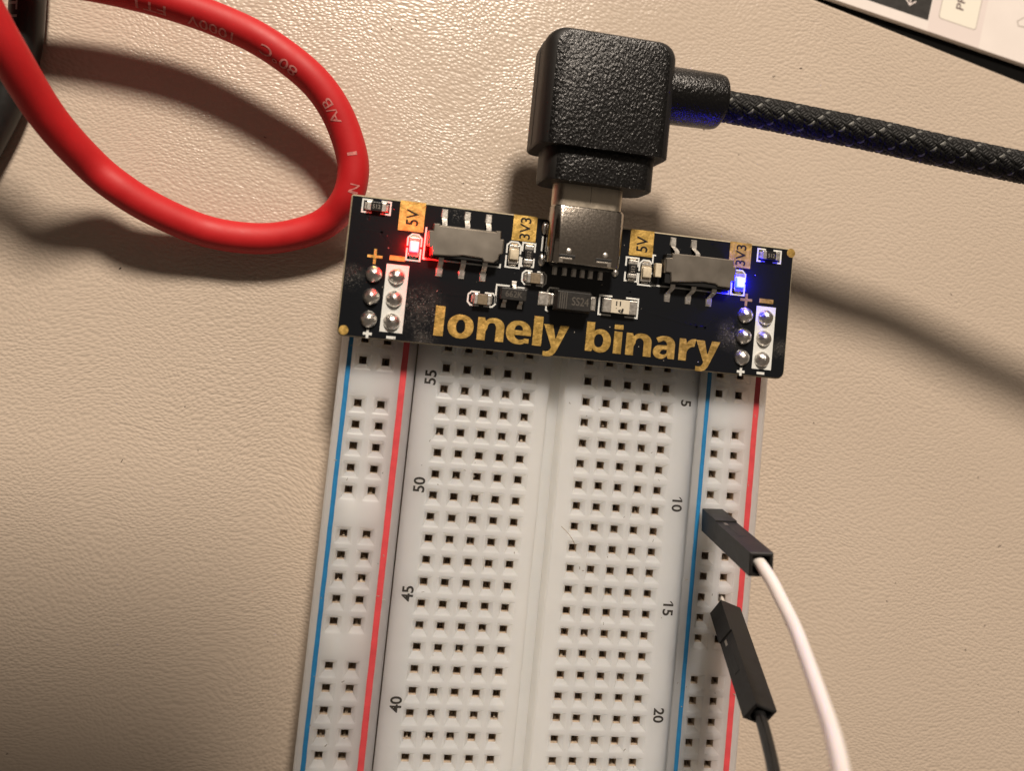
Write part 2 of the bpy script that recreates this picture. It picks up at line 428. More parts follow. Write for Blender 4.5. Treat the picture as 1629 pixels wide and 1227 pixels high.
# ------------------------------------------------------------------ setting
ZT = -7.7                      # top of the mat
ZB = 0.8                       # top of the breadboard (hole rims lie at 0)
d = Vector((33.85, -7.01)).normalized(); nrm = Vector((d.y, -d.x))       # along the mat's far edge; towards the viewer
P0 = Vector((35.48, 57.2))
poly = [P0 - d * 260, P0 + d * 150, P0 + d * 150 + nrm * 300, P0 - d * 260 + nrm * 300]
mb = MB().prism([tuple(p) for p in poly], ZT - 2.4, ZT, ch=0.5)
mat_o = mb.build('desk_mat', 'leather')
tag(mat_o, 'beige grained leatherette mat that the breadboard lies on', 'desk mat')
mb = MB().box(-1500, 1500, -1200, 1000, ZT - 32, ZT - 2.45)
tag(mb.build('desk', 'desk'), 'dark desk top showing beyond the mat edge', kind='structure')

# the phone taking the picture: its body shades the near corner of the mat
phone = empty('phone', (-24.5, 6.5, 95), 'black phone held level above the mat to take the picture', 'phone')
PM = Matrix.Translation(Vector((-24.522, 6.518, 87.097))) @ Matrix(RM).to_4x4()
m_ = MB().loft([[PM @ Vector((x, y, z)) for x, y in rpoly(-134 + i, 13 - i, -6 + i, 84 - i, 11 - i)] for z, i in ((6, 1.0), (7, 0), (13, 0), (14, 1.0))])
m_.build('phone_body', 'plugside', phone, smooth=True, angle=50)
m_ = MB().loft([[PM @ Vector((x, y, z)) for x, y in rpoly(-14 + i, 8 - i, 6 + i, 76 - i, 9 - i)] for z, i in ((4.2, .6), (4.8, 0), (5.98, 0))])
m_.build('camera_bar', 'dark', phone, smooth=True, angle=50)

# ------------------------------------------------------------------ breadboard
board = empty('breadboard', (0.3, -60, ZT), 'white solderless breadboard with red and blue rail lines', 'breadboard')
PITCH = 2.54
Y1, Y0 = 12.8, -142.4
HC, HH = 1.02, 0.42            # half size of countersink and of hole
def strip(name, prof, xs, rows):
    """prof: (x, z) across the strip; xs: hole columns; rows: hole rows. One closed mesh with countersunk holes."""
    m_ = MB()
    xl = sorted([(x, z) for x, z in prof] + [(x + q, ZB) for x in xs for q in (-HC, HC)])
    ys = [(Y0, ZB - 0.35), (Y0 + 0.35, ZB)] + sorted((-r * PITCH + q, ZB) for r in rows for q in (-HC, HC)) + [(Y1 - 0.35, ZB), (Y1, ZB - 0.35)]
    nx, ny = len(xl), len(ys); vid = {}
    for j, (y, zy) in enumerate(ys):
        for i, (x, zx) in enumerate(xl):
            vid[i, j] = len(m_.v); m_.v.append(Vector((x, y, min(zx, zy))))
    holes = set()
    cx = {i: x for i, (x, z) in enumerate(xl) for h in xs if abs(x - (h - HC)) < 1e-6}
    rowset = [-r * PITCH for r in rows]
    cy = {j for j, (y, z) in enumerate(ys) for h in rowset if abs(y - (h - HC)) < 1e-6}
    for j in range(ny - 1):
        for i in range(nx - 1):
            a, b, c, e = vid[i, j], vid[i + 1, j], vid[i + 1, j + 1], vid[i, j + 1]
            if i in cx and j in cy:
                x = xl[i][0] + HC; y = ys[j][0] + HC
                jx, jy = random.uniform(-.03, .03), random.uniform(-.03, .03); k = len(m_.v)
                for (z, hh) in ((0.05, HH + 0.02), (-1.35, HH)):
                    for sx, sy in ((-1, -1), (1, -1), (1, 1), (-1, 1)): m_.v.append(Vector((x + jx + sx * hh, y + jy + sy * hh, z)))
                for sx, sy in ((-1, -1), (1, -1), (1, 1), (-1, 1)): m_.v.append(Vector((x + sx * (HC - .13), y + sy * (HC - .13), ZB - .055)))
                o = (a, b, c, e); o2 = (k + 8, k + 9, k + 10, k + 11)
                for q in range(4):
                    r_ = (q + 1) % 4
                    m_.f.append((o[q], o[r_], o2[r_], o2[q])); m_.mi.append(0)
                    m_.f.append((o2[q], o2[r_], k + r_, k + q)); m_.mi.append(0)
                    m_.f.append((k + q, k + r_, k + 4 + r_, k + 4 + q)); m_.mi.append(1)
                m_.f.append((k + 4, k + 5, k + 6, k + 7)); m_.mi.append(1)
            else: m_.f.append((a, b, c, e)); m_.mi.append(0)
    # sides and underside
    ring = [vid[i, 0] for i in range(nx)] + [vid[nx - 1, j] for j in range(1, ny)] + [vid[i, ny - 1] for i in range(nx - 2, -1, -1)] + [vid[0, j] for j in range(ny - 2, 0, -1)]
    k = len(m_.v)
    for q in ring: p = m_.v[q]; m_.v.append(Vector((p.x, p.y, ZT + 0.02)))
    n = len(ring)
    for q in range(n): r_ = (q + 1) % n; m_.f.append((ring[q], k + q, k + r_, ring[r_])); m_.mi.append(1 if -18 < m_.v[ring[q]].x < -17 and -18 < m_.v[ring[r_]].x < -17 else 0)  # seam walls take the brown material to paint the gap's shade
    m_.f.append(tuple(k + q for q in range(n))); m_.mi.append(0)
    return m_.build(name, ['plastic', 'recess_shade'], board)

MAINX = [(i - 5.5) * PITCH for i in (0, 1, 2, 3, 4, 7, 8, 9, 10, 11)]
ROWS = list(range(-4, 56)); RAILROWS = [r for r in ROWS if (r + 4) % 6 != 5 and r <= 54]
main = strip('terminal_strip', [(-17.63, ZB - .03), (-17.61, ZB), (-1.28, ZB), (-1.2, ZB - .1), (-1.15, -1.2), (0.60, -1.2), (0.82, ZB - .15), (1.0, ZB), (18.0, ZB), (18.03, ZB - .03)], MAINX, ROWS)
rail_l = strip('power_rail', [(-26.72, ZB - .25), (-26.45, ZB), (-17.80, ZB), (-17.78, ZB - .03)], [-24.0, -21.3], RAILROWS)
rail_r = strip('power_rail', [(18.05, ZB - .03), (18.08, ZB), (26.95, ZB), (27.22, ZB - .25)], [21.06, 23.75], RAILROWS)
tag(rail_l, 'rail strip with the blue line on its outer edge'); tag(rail_r, 'rail strip with the red line on its outer edge')
for par, x, wd, mt, nm, lb in ((rail_l, -25.62, 0.54, 'blue', 'rail_line', 'blue printed line'), (rail_l, -19.08, 0.74, 'red_ink', 'rail_line', 'red printed line'),
                               (rail_r, 19.24, 0.54, 'blue', 'rail_line', 'blue printed line'), (rail_r, 25.82, 0.74, 'red_ink', 'rail_line', 'red printed line')):
    pts_l = []; pts_r = []; y = Y0 + 3
    while y < Y1 - 2: pts_l.append((x - wd / 2 + random.uniform(-.02, .02), y, ZB + .012)); pts_r.append((x + wd / 2 + random.uniform(-.02, .02), y, ZB + .012)); y += 1.3
    n = len(pts_l); q = MB().add(pts_l + pts_r, [(i, n + i, n + i + 1, i + 1) for i in range(n - 1)])
    tag(q.build(nm, mt, par), lb)
def flag_one(m_, txt, cx, cy, h):
    """the printed 1 has a slanting flag at its head"""
    if txt[0] != '1': return
    top = max(v.y for v in m_.v); x_top = cx + h / 2     # text reads downwards: its start is at the top, its head to the right
    m_.add([(x_top - .02, top + .02, ZB + .012), (x_top - .22, top + .02, ZB + .012), (x_top - .52, top + .34, ZB + .012), (x_top - .34, top + .36, ZB + .012)], [(0, 1, 2, 3)])
for k in range(12):
    r = -5 + 5 * k + 0 if k else None
    if r is None: continue
    nl, nr = 55 - r, 5 + r
    yy = -r * PITCH - 1.2
    if nl > 0 and Y0 + 2 < yy < Y1 - 2: flat_q = flat_text(MB(), str(nl), -15.82, yy, ZB + .012, 1.38, 90, None, 0.022); tag(flat_q.build('row_number', 'ink', main), 'printed row number ' + str(nl))
    if nr > 0 and Y0 + 2 < yy < Y1 - 2: flat_q = flat_text(MB(), str(nr), 16.42, yy - 0.3, ZB + .012, 1.34, -90, None, 0.022); flag_one(flat_q, str(nr), 16.42, yy - 0.3, 1.34); tag(flat_q.build('row_number', 'ink', main), 'printed row number ' + str(nr))
# spring clips inside the holes: one per row of five, one long one per rail column
def tongue(m_, x, y, lit):
    """the sprung metal tongue seen down one hole, with the two dark side leaves"""
    w_ = random.uniform(.10, .17); zt = random.uniform(-.30, -.12) if lit else random.uniform(-.7, -.45); x += random.uniform(-.08, .08); yt = random.uniform(-.40, -.25); yb = random.uniform(.12, .34)
    p = [(x - w_, yb, zt - .55), (x + w_, yb, zt - .55), (x + w_, yt, zt), (x - w_, yt, zt)]; p = [(a, y + b, c) for a, b, c in p]; q = [(a, b - .06, c - .12) for a, b, c in p]
    m_.add(p + q, [(0, 1, 2, 3), (4, 7, 6, 5), (0, 4, 5, 1), (1, 5, 6, 2), (2, 6, 7, 3), (3, 7, 4, 0)])
    for sg in (-1, 1): m_.box(x + sg * .30 - .05, x + sg * .30 + .05, y - .4, y + .4, -1.33, random.uniform(-.9, -.5))
for r in range(-2, 21):
    for half in (0, 1):
        m_ = MB()
        for x in MAINX[half * 5:half * 5 + 5]: tongue(m_, x, -r * PITCH, random.random() < (.85 if (r < 4 and not half) else .45 if r < 4 else .22))
        m_.build('contact_clip', 'clip', main)
for par, x in ((rail_l, -24.0), (rail_l, -21.3), (rail_r, 21.06), (rail_r, 23.75)):
    m_ = MB()
    for r in RAILROWS:
        if -2 <= r <= 21: tongue(m_, x, -r * PITCH, random.random() < .75)
    tag(m_.build('contact_clip', 'clip', par), kind='stuff')

# ------------------------------------------------------------------ power module
ZPB, ZP = 2.75, 4.4
module = empty('power_module', (-0.2, 10.9, ZPB), 'black circuit board with gold lettering plugged across the breadboard rails', 'circuit board')
def cornered(x0, x1, y0, y1, rr):
    out = []
    for cx, cy, a0, r in ((x1, y1, 0, rr[0]), (x0, y1, 90, rr[1]), (x0, y0, 180, rr[2]), (x1, y0, 270, rr[3])):
        sx = -1 if a0 in (0, 270) else 1; sy = -1 if a0 in (0, 90) else 1
        for k in range(6): a = R(a0 + 90 * k / 5); out.append((cx + sx * r + r * math.cos(a), cy + sy * r + r * math.sin(a)))
    return out
PX0, PX1, PY0, PY1 = -27.35, 27.05, 2.8, 18.95
pl = cornered(PX0, PX1, PY0, PY1, (0.7, 0.25, 0.9, 1.0))
q = MB()
n = len(pl); ins = inset(pl, 0.16)
lay = [[(x, y, ZPB) for x, y in pl], [(x, y, ZP - .16) for x, y in pl], [(x, y, ZP) for x, y in ins]]
k0 = len(q.v); q.add([p for l in lay for p in l], [])
q.f.append(tuple(reversed(range(n)))); q.mi.append(0)
for a in range(2):
    for i in range(n): j = (i + 1) % n; q.f.append((a * n + i, a * n + j, (a + 1) * n + j, (a + 1) * n + i)); q.mi.append(1)
q.f.append(tuple(2 * n + i for i in range(n))); q.mi.append(0)
pcb = q.build('substrate', ['pcb', 'edge'], module)
SZ = ZP + 0.018                # silkscreen height
GZ = ZP + 0.03

def silk(*polys):
    """outline strokes: each poly is (points, closed)"""
    m_ = MB(); wd = 0.19
    for pts, closed in polys:
        P = [Vector((*p, 0)) for p in pts]; n = len(P); segs = n if closed else n - 1
        L_ = []; R_ = []
        for i in range(n):
            a = (P[i] - P[i - 1]).normalized() if (i or closed) else None
            b = (P[(i + 1) % n] - P[i]).normalized() if (i < n - 1 or closed) else None
            a = a or b; b = b or a
            m1 = Vector((-a.y, a.x, 0)) + Vector((-b.y, b.x, 0)); m1 = m1 / max(0.4, m1.dot(Vector((-a.y, a.x, 0))))
            L_.append(P[i] + m1 * wd / 2); R_.append(P[i] - m1 * wd / 2)
        m_.add([(v.x, v.y, SZ) for v in L_ + R_], [(i, (i + 1) % n, n + (i + 1) % n, n + i) for i in range(segs)])
    return m_.build('silkscreen_outline', 'silk', pcb)
def brackets(x0, x1, y0, y1, gap, vertical, ch=0.0):
    """two facing C strokes round a two-ended component"""
    if vertical:
        ym = (y0 + y1) / 2
        silk(([(x0, ym - gap), (x0, y0), (x1, y0), (x1, ym - gap)], False), ([(x0, ym + gap), (x0, y1 - ch), (x0 + ch, y1), (x1 - ch, y1), (x1, y1 - ch), (x1, ym + gap)] if ch else [(x0, ym + gap), (x0, y1), (x1, y1), (x1, ym + gap)], False))
    else:
        xm = (x0 + x1) / 2
        e = ch or 0.0
        A_ = [(xm - gap, y1), (x0 + e, y1), (x0, y1 - e), (x0, y0 + e), (x0 + e, y0), (xm - gap, y0)] if e else [(xm - gap, y1), (x0, y1), (x0, y0), (xm - gap, y0)]
        B_ = [(xm + gap, y1), (x1 - e, y1), (x1, y1 - e), (x1, y0 + e), (x1 - e, y0), (xm + gap, y0)] if e else [(xm + gap, y1), (x1, y1), (x1, y0), (xm + gap, y0)]
        silk((A_, False), (B_, False))
def solder_end(m_, x0, x1, y0, y1, z1):
    m_.box(x0, x1, y0, y1, ZP, z1, 0.06)

def resistor(cx, cy, vertical, L=2.0, W=1.15, text='512'):
    h = 0.5; a, b = (W / 2, L / 2) if vertical else (L / 2, W / 2)
    body = MB().box(cx - a * (1 if vertical else .55), cx + a * (1 if vertical else .55), cy - b * (.55 if vertical else 1), cy + b * (.55 if vertical else 1), ZP + .03, ZP + h, .03).build('resistor', 'res_top', module)
    for s_ in (-1, 1):
        m_ = MB()
        if vertical: m_.box(cx - a, cx + a, min(cy + s_ * b * .55, cy + s_ * b), max(cy + s_ * b * .55, cy + s_ * b), ZP + .01, ZP + h + .015, .05)
        else: m_.box(min(cx + s_ * a * .55, cx + s_ * a), max(cx + s_ * a * .55, cx + s_ * a), cy - b, cy + b, ZP + .01, ZP + h + .015, .05)
        # solder fillet
        if vertical: m_.prism([(cx - a * .9, cy + s_ * b), (cx + a * .9, cy + s_ * b), (cx + a * .8, cy + s_ * (b + .28)), (cx - a * .8, cy + s_ * (b + .28))], ZP + .005, ZP + .18, ch=.1)
        else: m_.prism([(cx + s_ * a, cy - b * .9), (cx + s_ * a, cy + b * .9), (cx + s_ * (a + .28), cy + b * .8), (cx + s_ * (a + .28), cy - b * .8)], ZP + .005, ZP + .18, ch=.1)
        m_.build('end_cap', 'lead', body)
    t_ = MB(); flat_text(t_, text, cx, cy, ZP + h + .008, W * .48, 90 if vertical else 0, L * .40, .01)
    t_.build('marking', 'res_text', body)
    return body
def capacitor(cx, cy, L=2.0, W=1.2):
    h = .8; body = MB().box(cx - L * .28, cx + L * .28, cy - W / 2, cy + W / 2, ZP + .02, ZP + h - .02, .06).build('capacitor', 'ceramic', module)
    for s_ in (-1, 1):
        m_ = MB().box(min(cx + s_ * L * .28, cx + s_ * L / 2), max(cx + s_ * L * .28, cx + s_ * L / 2), cy - W / 2, cy + W / 2, ZP + .01, ZP + h, .07)
        m_.prism([(cx + s_ * L / 2, cy - W * .42), (cx + s_ * L / 2, cy + W * .42), (cx + s_ * (L / 2 + .25), cy + W * .36), (cx + s_ * (L / 2 + .25), cy - W * .36)], ZP + .005, ZP + .3, ch=.15)
        m_.build('end_cap', 'lead', body)
def led(cx, cy, lit=None):
    W, L = 1.15, 2.15
    base = MB().box(cx - W / 2, cx + W / 2, cy - L / 2, cy + L / 2, ZP + .02, ZP + .26, .03).build('light_emitting_diode', 'ledlens', module)
    tag(base, {'led_red': 'lit red indicator', 'led_blue': 'lit blue indicator'}.get(lit, 'unlit indicator'))
    MB().box(cx - W / 2 + .04, cx + W / 2 - .04, cy - .62, cy + .62, ZP + .27, ZP + .70, .12).build('lens', lit or 'ledlens', base, smooth=True)
    if lit: MB().box(cx - .27, cx + .27, cy - .42, cy + .42, ZP + .5, ZP + .725, .05).build('light_die', lit.replace('led', 'die'), base)
    for s_ in (-1, 1):
        m_ = MB().box(cx - W / 2 - .01, cx + W / 2 + .01, min(cy + s_ * L * .36, cy + s_ * L / 2), max(cy + s_ * L * .36, cy + s_ * L / 2), ZP + .012, ZP + .33, .03)
        m_.prism([(cx - W * .42, cy + s_ * L / 2), (cx + W * .42, cy + s_ * L / 2), (cx + W * .34, cy + s_ * (L / 2 + .22)), (cx - W * .34, cy + s_ * (L / 2 + .22))], ZP + .005, ZP + .2, ch=.1)
        m_.build('end_cap', 'lead', base)

# gold pads with dark lettering
def pad(x0, x1, y0, y1, txt):
    m_ = MB().box(x0, x1, y0, y1, ZP + .002, GZ)
    p = m_.build('gold_pad', 'gold', pcb); tag(p, 'gold pad marked ' + txt)
    cx, cy = (x0 + x1) / 2 + .08, (y0 + y1) / 2 - (.12 if len(txt) == 2 else 0)
    MB_ = MB(); flat_text(MB_, txt, cx, cy, GZ + .006, 1.42 if len(txt) == 2 else 1.3, 90, 1.85 if len(txt) == 2 else 2.55, .012)
    # pads are sub-parts already; lettering sits beside them under the same board
    MB_.build('pad_lettering', 'res_top', pcb)
pad(-21.75, -18.82, 15.5, 18.93, '5V'); pad(-8.45, -5.6, 15.92, 18.93, '3V3'); pad(5.9, 8.85, 15.8, 18.93, '5V'); pad(18.6, 21.42, 15.85, 18.93, '3V3')

# gold wordmark, each letter where it stands
from mathutils.geometry import tessellate_polygon
def arc(cx, cy, rx, ry, a0, a1, n=14, e=1.0): # e < 1 squares the curve a little
    o = []
    for k in range(n + 1):
        a = R(a0 + (a1 - a0) * k / n); c, s_ = math.cos(a), math.sin(a)
        o.append((cx + rx * math.copysign(abs(c) ** e, c), cy + ry * math.copysign(abs(s_) ** e, s_)))
    return o
def bold(ch, wd, xh, asc):
    """outlines of the heavy humanist letters: (outer loops, holes), baseline at 0"""
    st = .98; ov = .06; E_ = .92
    if ch == 'l': return [[(0, 0), (st * 1.12, 0), (st * 1.12, asc), (0, asc)]], []
    if ch == 'i': return [[(.03, 0), (st + .05, 0), (st + .05, xh), (.03, xh)]], [], [[(0, asc - .55), (st + .1, asc - .55), (st + .1, asc), (0, asc)]]
    if ch == 'o': return [arc(wd / 2, xh / 2, wd / 2, xh / 2 + ov, 0, 350, 35, E_)], [arc(wd / 2, xh / 2, wd / 2 - st, xh / 2 - .52, 0, 345, 23, E_)]
    if ch == 'n':
        return [[(0, 0), (0, xh), (st * .80, xh), (st * .93, xh - .36)] + arc(wd * .60, xh * .62, wd * .40, xh * .38 + ov, 118, 0, 12, E_) + [(wd, 0), (wd - st, 0)] + arc(wd * .53, xh * .56, wd * .47 - st, xh * .44 - .52, 0, 180, 10, E_) + [(st, xh * .4), (st, 0)]], []
    if ch == 'r':
        return [[(0, 0), (0, xh), (st * .80, xh), (st * .96, xh - .50)] + arc(wd * .92, xh * .55, wd * .55, xh * .45 + ov, 150, 84, 8) + [(wd, xh + .03), (wd * .93, xh - .86)] + arc(wd * .85, xh * .30, wd * .85 - st, xh * .36, 84, 175, 8) + [(st, xh * .3), (st, 0)]], []
    if ch == 'e':
        out = arc(wd / 2, xh / 2, wd / 2, xh / 2 + ov, -6, 302, 34, E_) + [(wd * .93, .14), (wd * .93, .68)] + arc(wd * .57, xh * .46, wd * .57 - st, xh * .46 - .48, -45, -172, 12, E_) + [(st, xh * .385), (wd * .99, xh * .385)]
        return [out], [[(st + .02, xh * .595)] + arc(wd / 2, xh * .595, wd / 2 - st - .02, xh * .405 - .46, 175, 5, 10, E_) + [(wd - st, xh * .595)]]
    if ch == 'b':
        return [[(0, 0), (0, asc), (st, asc), (st, xh - .42)] + arc(wd * .58, xh / 2, wd * .42, xh / 2 + ov, 128, -128, 26, E_) + [(st * .96, .34), (st * .80, 0)]], [arc((st + wd - st) / 2 + .04, xh / 2, wd / 2 - st + .0, xh / 2 - .52, 0, 345, 23, E_)]
    if ch == 'a':
        out = [(wd, 0), (wd, xh * .62)] + arc(wd * .52, xh * .62, wd * .48, xh * .38 + ov, 0, 122, 12, E_) + [(wd * .10, xh - .26), (wd * .22, xh - .78)] + arc(wd * .46, xh * .56, wd * .54 - st, xh * .44 - .52, 125, 0, 9) + [(wd - st, xh * .61)]
        out += [(wd * .50, xh * .595)] + arc(wd * .36, xh * .28, wd * .36, xh * .31, 95, 285, 16, E_) + [(wd * .60, .16), (wd - st + .02, .36), (wd - st * .80, 0)]
        return [out], [[(wd - st, xh * .40), (wd - st, xh * .34)] + arc(wd * .46, xh * .30, wd * .54 - st, .34, -20, -150, 8) + [(wd * .345, xh * .30)] + arc(wd * .50, xh * .28, wd * .15, xh * .12, 170, 95, 5)]
    if ch == 'y':
        d_ = 1.12
        return [[(0, xh), (st * 1.12, xh), (wd * .49, xh * .40), (wd * .52, xh * .40), (wd - st * 1.08, xh), (wd, xh), (wd * .60, -.18 * d_), (wd * .53, -.55 * d_), (wd * .44, -.83 * d_), (wd * .30, -.98 * d_), (wd * .16, -1.0 * d_), (wd * .05, -.96 * d_), (wd * .05, -.46 * d_), (wd * .16, -.50 * d_), (wd * .26, -.42 * d_), (wd * .32, -.24 * d_), (wd * .36, 0)]], []
def letter(ch, x0, x1, y0, y1):
    res = bold(ch, x1 - x0, XH - BL, AS - BL); m_ = MB()
    groups = [(res[0], res[1])] + ([(res[2], [])] if len(res) > 2 else [])
    for outer, holes in groups:
        loops = [[Vector((x, y, 0)) for x, y in l] for l in outer + holes]
        flat = [p for l in loops for p in l]; tris = tessellate_polygon(loops); n = len(flat)
        vs = [(x0 + p.x, BL + p.y, z) for z in (GZ - .028, GZ) for p in flat]; fs = [tuple(i + n for i in t) for t in tris]; k = 0
        for l in loops:
            for i in range(len(l)): j = (i + 1) % len(l); fs.append((k + i, k + j, k + j + n, k + i + n))
            k += len(l)
        m_.add(vs, fs)
    o = m_.build('letter', 'gold', pcb); tag(o, 'gold letter ' + ch)
BL, XH, AS, DS = 3.92, 6.55, 7.36, 2.78
for ch, a, b, lo, hi in (('l', -16.42, -15.27, BL, AS), ('o', -14.87, -11.84, BL - .06, XH + .06), ('n', -11.40, -8.24, BL, XH + .05), ('e', -8.02, -5.02, BL - .06, XH + .06), ('l', -4.80, -3.68, BL, AS), ('y', -3.58, -0.52, DS, XH),
                         ('b', 1.60, 4.68, BL - .06, AS), ('i', 5.00, 6.10, BL, AS), ('n', 6.55, 9.74, BL, XH + .05), ('a', 9.98, 12.70, BL - .06, XH + .06), ('r', 13.22, 15.30, BL, XH + .05), ('y', 15.32, 18.40, DS, XH)):
    letter(ch, a, b, lo, hi)
# plus and minus marks, corner dots
def plus(cx, cy, a, t, z, mt, th):
    MB().prism([(cx - t, cy - a), (cx + t, cy - a), (cx + t, cy - t), (cx + a, cy - t), (cx + a, cy + t), (cx + t, cy + t), (cx + t, cy + a), (cx - t, cy + a), (cx - t, cy + t), (cx - a, cy + t), (cx - a, cy - t), (cx - t, cy - t)], z - th, z).build('plus_sign', mt, pcb)
def minus(x0, x1, y0, y1, z, mt, th): MB().box(x0, x1, y0, y1, z - th, z).build('minus_sign', mt, pcb)
plus(-23.97, 12.15, .86, .16, GZ, 'gold', .028); minus(-22.3, -20.55, 11.95, 12.5, GZ, 'gold', .028)
plus(21.27, 12.02, .76, .16, GZ, 'gold', .028); minus(22.98, 24.8, 11.87, 12.4, GZ, 'gold', .028)
plus(-23.86, 3.36, .5, .15, SZ, 'silk', .016); minus(-21.7, -20.66, 3.02, 3.34, SZ, 'silk', .016)
plus(21.33, 3.26, .5, .15, SZ, 'silk', .016); minus(23.4, 24.4, 3.16, 3.46, SZ, 'silk', .016)
for x, y in ((-26.55, 3.5), (26.62, 18.4)):
    MB().prism([(x + .55 * math.cos(a * math.pi / 12), y + .55 * math.sin(a * math.pi / 12)) for a in range(24)], ZP + .002, GZ).build('gold_dot', 'gold', pcb)
for x, y in ((-22.55, 17.93), (-25.22, 16.43), (-16.03, 8.92), (-7.7, 12.2)):
    MB().lathe([(.24, ZP + .003), (.22, ZP + .02), (.12, ZP + .012), (.10, ZP + .006)], x, y, 14).build('via', 'pcb', pcb, smooth=True)
# raised copper traces under the mask
def trace(pts, wd):
    m_ = MB()
    for a, b in zip(pts, pts[1:]):
        a = Vector(a); b = Vector(b); t = (b - a).normalized(); nn = Vector((-t.y, t.x)) * wd / 2; a2 = a - t * wd * .4; b2 = b + t * wd * .4
        m_.prism([tuple(a2 + nn), tuple(a2 - nn), tuple(b2 - nn), tuple(b2 + nn)], ZP - .01, ZP + .012, ch=.01)
    m_.build('copper_trace', 'pcb', pcb)
trace([(8.6, 9.3), (15.2, 8.1), (16.3, 8.1), (17.6, 9.4)], .3); trace([(-5.6, 9.7), (-4.8, 9.7)], .5); trace([(2.6, 11.4), (6.5, 11.4), (7.3, 10.7)], .25)
trace([(-15.8, 8.8), (-13.2, 8.8)], .3); trace([(-26.2, 15.0), (-23.5, 15.0), (-22.3, 13.8)], .3)

# white box round the minus pins
def pin_frame(x0, x1, y0, y1, pins):
    m_ = MB(); n = 28
    for k, (px, py) in enumerate(pins):
        ya = y1 if k == 0 else (pins[k - 1][1] + py) / 2 - .0; yb = y0 if k == 2 else (py + pins[k + 1][1]) / 2
        outer = []; inner = []
        for i in range(n):
            a = 2 * math.pi * i / n; c, s_ = math.cos(a), math.sin(a)
            t = min(((x1 - px) if c > 0 else (x0 - px)) / c if abs(c) > 1e-6 else 1e9, ((ya - py) if s_ > 0 else (yb - py)) / s_ if abs(s_) > 1e-6 else 1e9)
            outer.append((px + c * t, py + s_ * t, SZ)); inner.append((px + .98 * c, py + .98 * s_, SZ))
        for cxn, cyn in ((x0, ya), (x1, ya), (x0, yb), (x1, yb)):
            i = min(range(n), key=lambda q: (outer[q][0] - cxn) ** 2 + (outer[q][1] - cyn) ** 2); outer[i] = (cxn, cyn, SZ)
        m_.add(outer + inner, [(i, (i + 1) % n, n + (i + 1) % n, n + i) for i in range(n)])
    m_.build('pin_frame', 'silk', pcb)
PINY = (10.13, 7.56, 4.98)
pin_frame(-22.55, -19.96, 3.75, 11.5, [(-21.28, y) for y in PINY]); pin_frame(22.70, 25.22, 3.78, 11.46, [(23.93, y) for y in PINY])
# pin headers: plastic block, pins through it, solder cones on top
for hx, cols in ((-22.6, (-23.88, -21.28)), (22.62, (21.3, 23.93))):
    hd = MB().box(hx - 2.5, hx + 2.5, 3.75, 11.4, ZB + .04, ZPB - .01, .25).build('pin_header', 'dark', module)
    for x in cols:
        for y in PINY:
            MB().box(x - .3, x + .3, y - .3, y + .3, -1.2, ZP + .75, .05).build('pin', 'lead', hd)
            a = random.uniform(.85, 1.05)
            prof = [(1.0, ZP + .012), (.99, ZP + .12 * a), (.90, ZP + .34 * a), (.70, ZP + .60 * a), (.46, ZP + .80 * a), (.25, ZP + .92 * a), (.05, ZP + .95 * a)]
            MB().lathe([(r * .98, z) for r, z in prof], x, y, 18, .035).build('solder_joint', 'solder', hd, smooth=True, angle=60)

# small components
brackets(-26.0, -22.82, 17.08, 18.52, .5, False); resistor(-24.42, 17.8, False, 2.2, 1.0)
brackets(22.27, 25.31, 16.95, 18.45, .5, False); resistor(23.8, 17.72, False, 2.2, 1.0)
brackets(-20.45, -18.88, 12.2, 15.2, .12, True, .42); led(-19.68, 13.72, 'led_red')
brackets(-8.88, -7.24, 12.7, 15.7, .12, True, .42); led(-8.06, 14.2)
brackets(-7.04, -5.56, 13.0, 15.74, .36, True); resistor(-6.3, 14.38, True, 2.1, 1.0)
brackets(5.66, 7.2, 12.7, 15.5, .36, True); resistor(6.42, 14.1, True, 2.1, 1.0)
brackets(7.36, 8.96, 12.4, 15.37, .12, True, .42); led(8.16, 13.9)
brackets(19.2, 20.9, 12.52, 15.5, .12, True, .42); led(20.06, 14.0, 'led_blue')
brackets(-12.86, -9.62, 7.85, 9.4, .3, False, .35); capacitor(-11.25, 8.6)
brackets(-6.74, -3.88, 10.92, 12.52, .3, False, .35); capacitor(-5.32, 11.7)
# regulator
silk(([(-9.65, 8.3), (-9.65, 10.5), (-8.1, 10.5)], False), ([(-7.2, 10.45), (-6.1, 10.45), (-6.1, 9.9)], False))
reg = MB().box(-9.25, -6.2, 8.85, 10.25, ZP + .08, ZP + 1.1, .1).build('voltage_regulator', 'chip', module)
t_ = MB(); flat_text(t_, '662K', -7.72, 9.58, ZP + 1.108, .72, 0, 2.0, .006); t_.build('marking', 'chip_text', reg)
for x, s_ in ((-7.64, 1), (-8.65, -1), (-6.72, -1)):
    y0 = 10.2 if s_ > 0 else 8.9
    MB().loft([[(x - .22, y0, ZP + .55), (x + .22, y0, ZP + .55), (x + .22, y0, ZP + .68), (x - .22, y0, ZP + .68)], [(x - .22, y0 + s_ * .3, ZP + .5), (x + .22, y0 + s_ * .3, ZP + .5), (x + .22, y0 + s_ * .3, ZP + .63), (x - .22, y0 + s_ * .3, ZP + .63)],
               [(x - .24, y0 + s_ * .5, ZP + .02), (x + .24, y0 + s_ * .5, ZP + .02), (x + .24, y0 + s_ * .52, ZP + .17), (x - .24, y0 + s_ * .52, ZP + .17)], [(x - .3, y0 + s_ * .95, ZP + .02), (x + .3, y0 + s_ * .95, ZP + .02), (x + .3, y0 + s_ * .95, ZP + .12), (x - .3, y0 + s_ * .95, ZP + .12)]]).build('contact_leg', 'lead', reg)
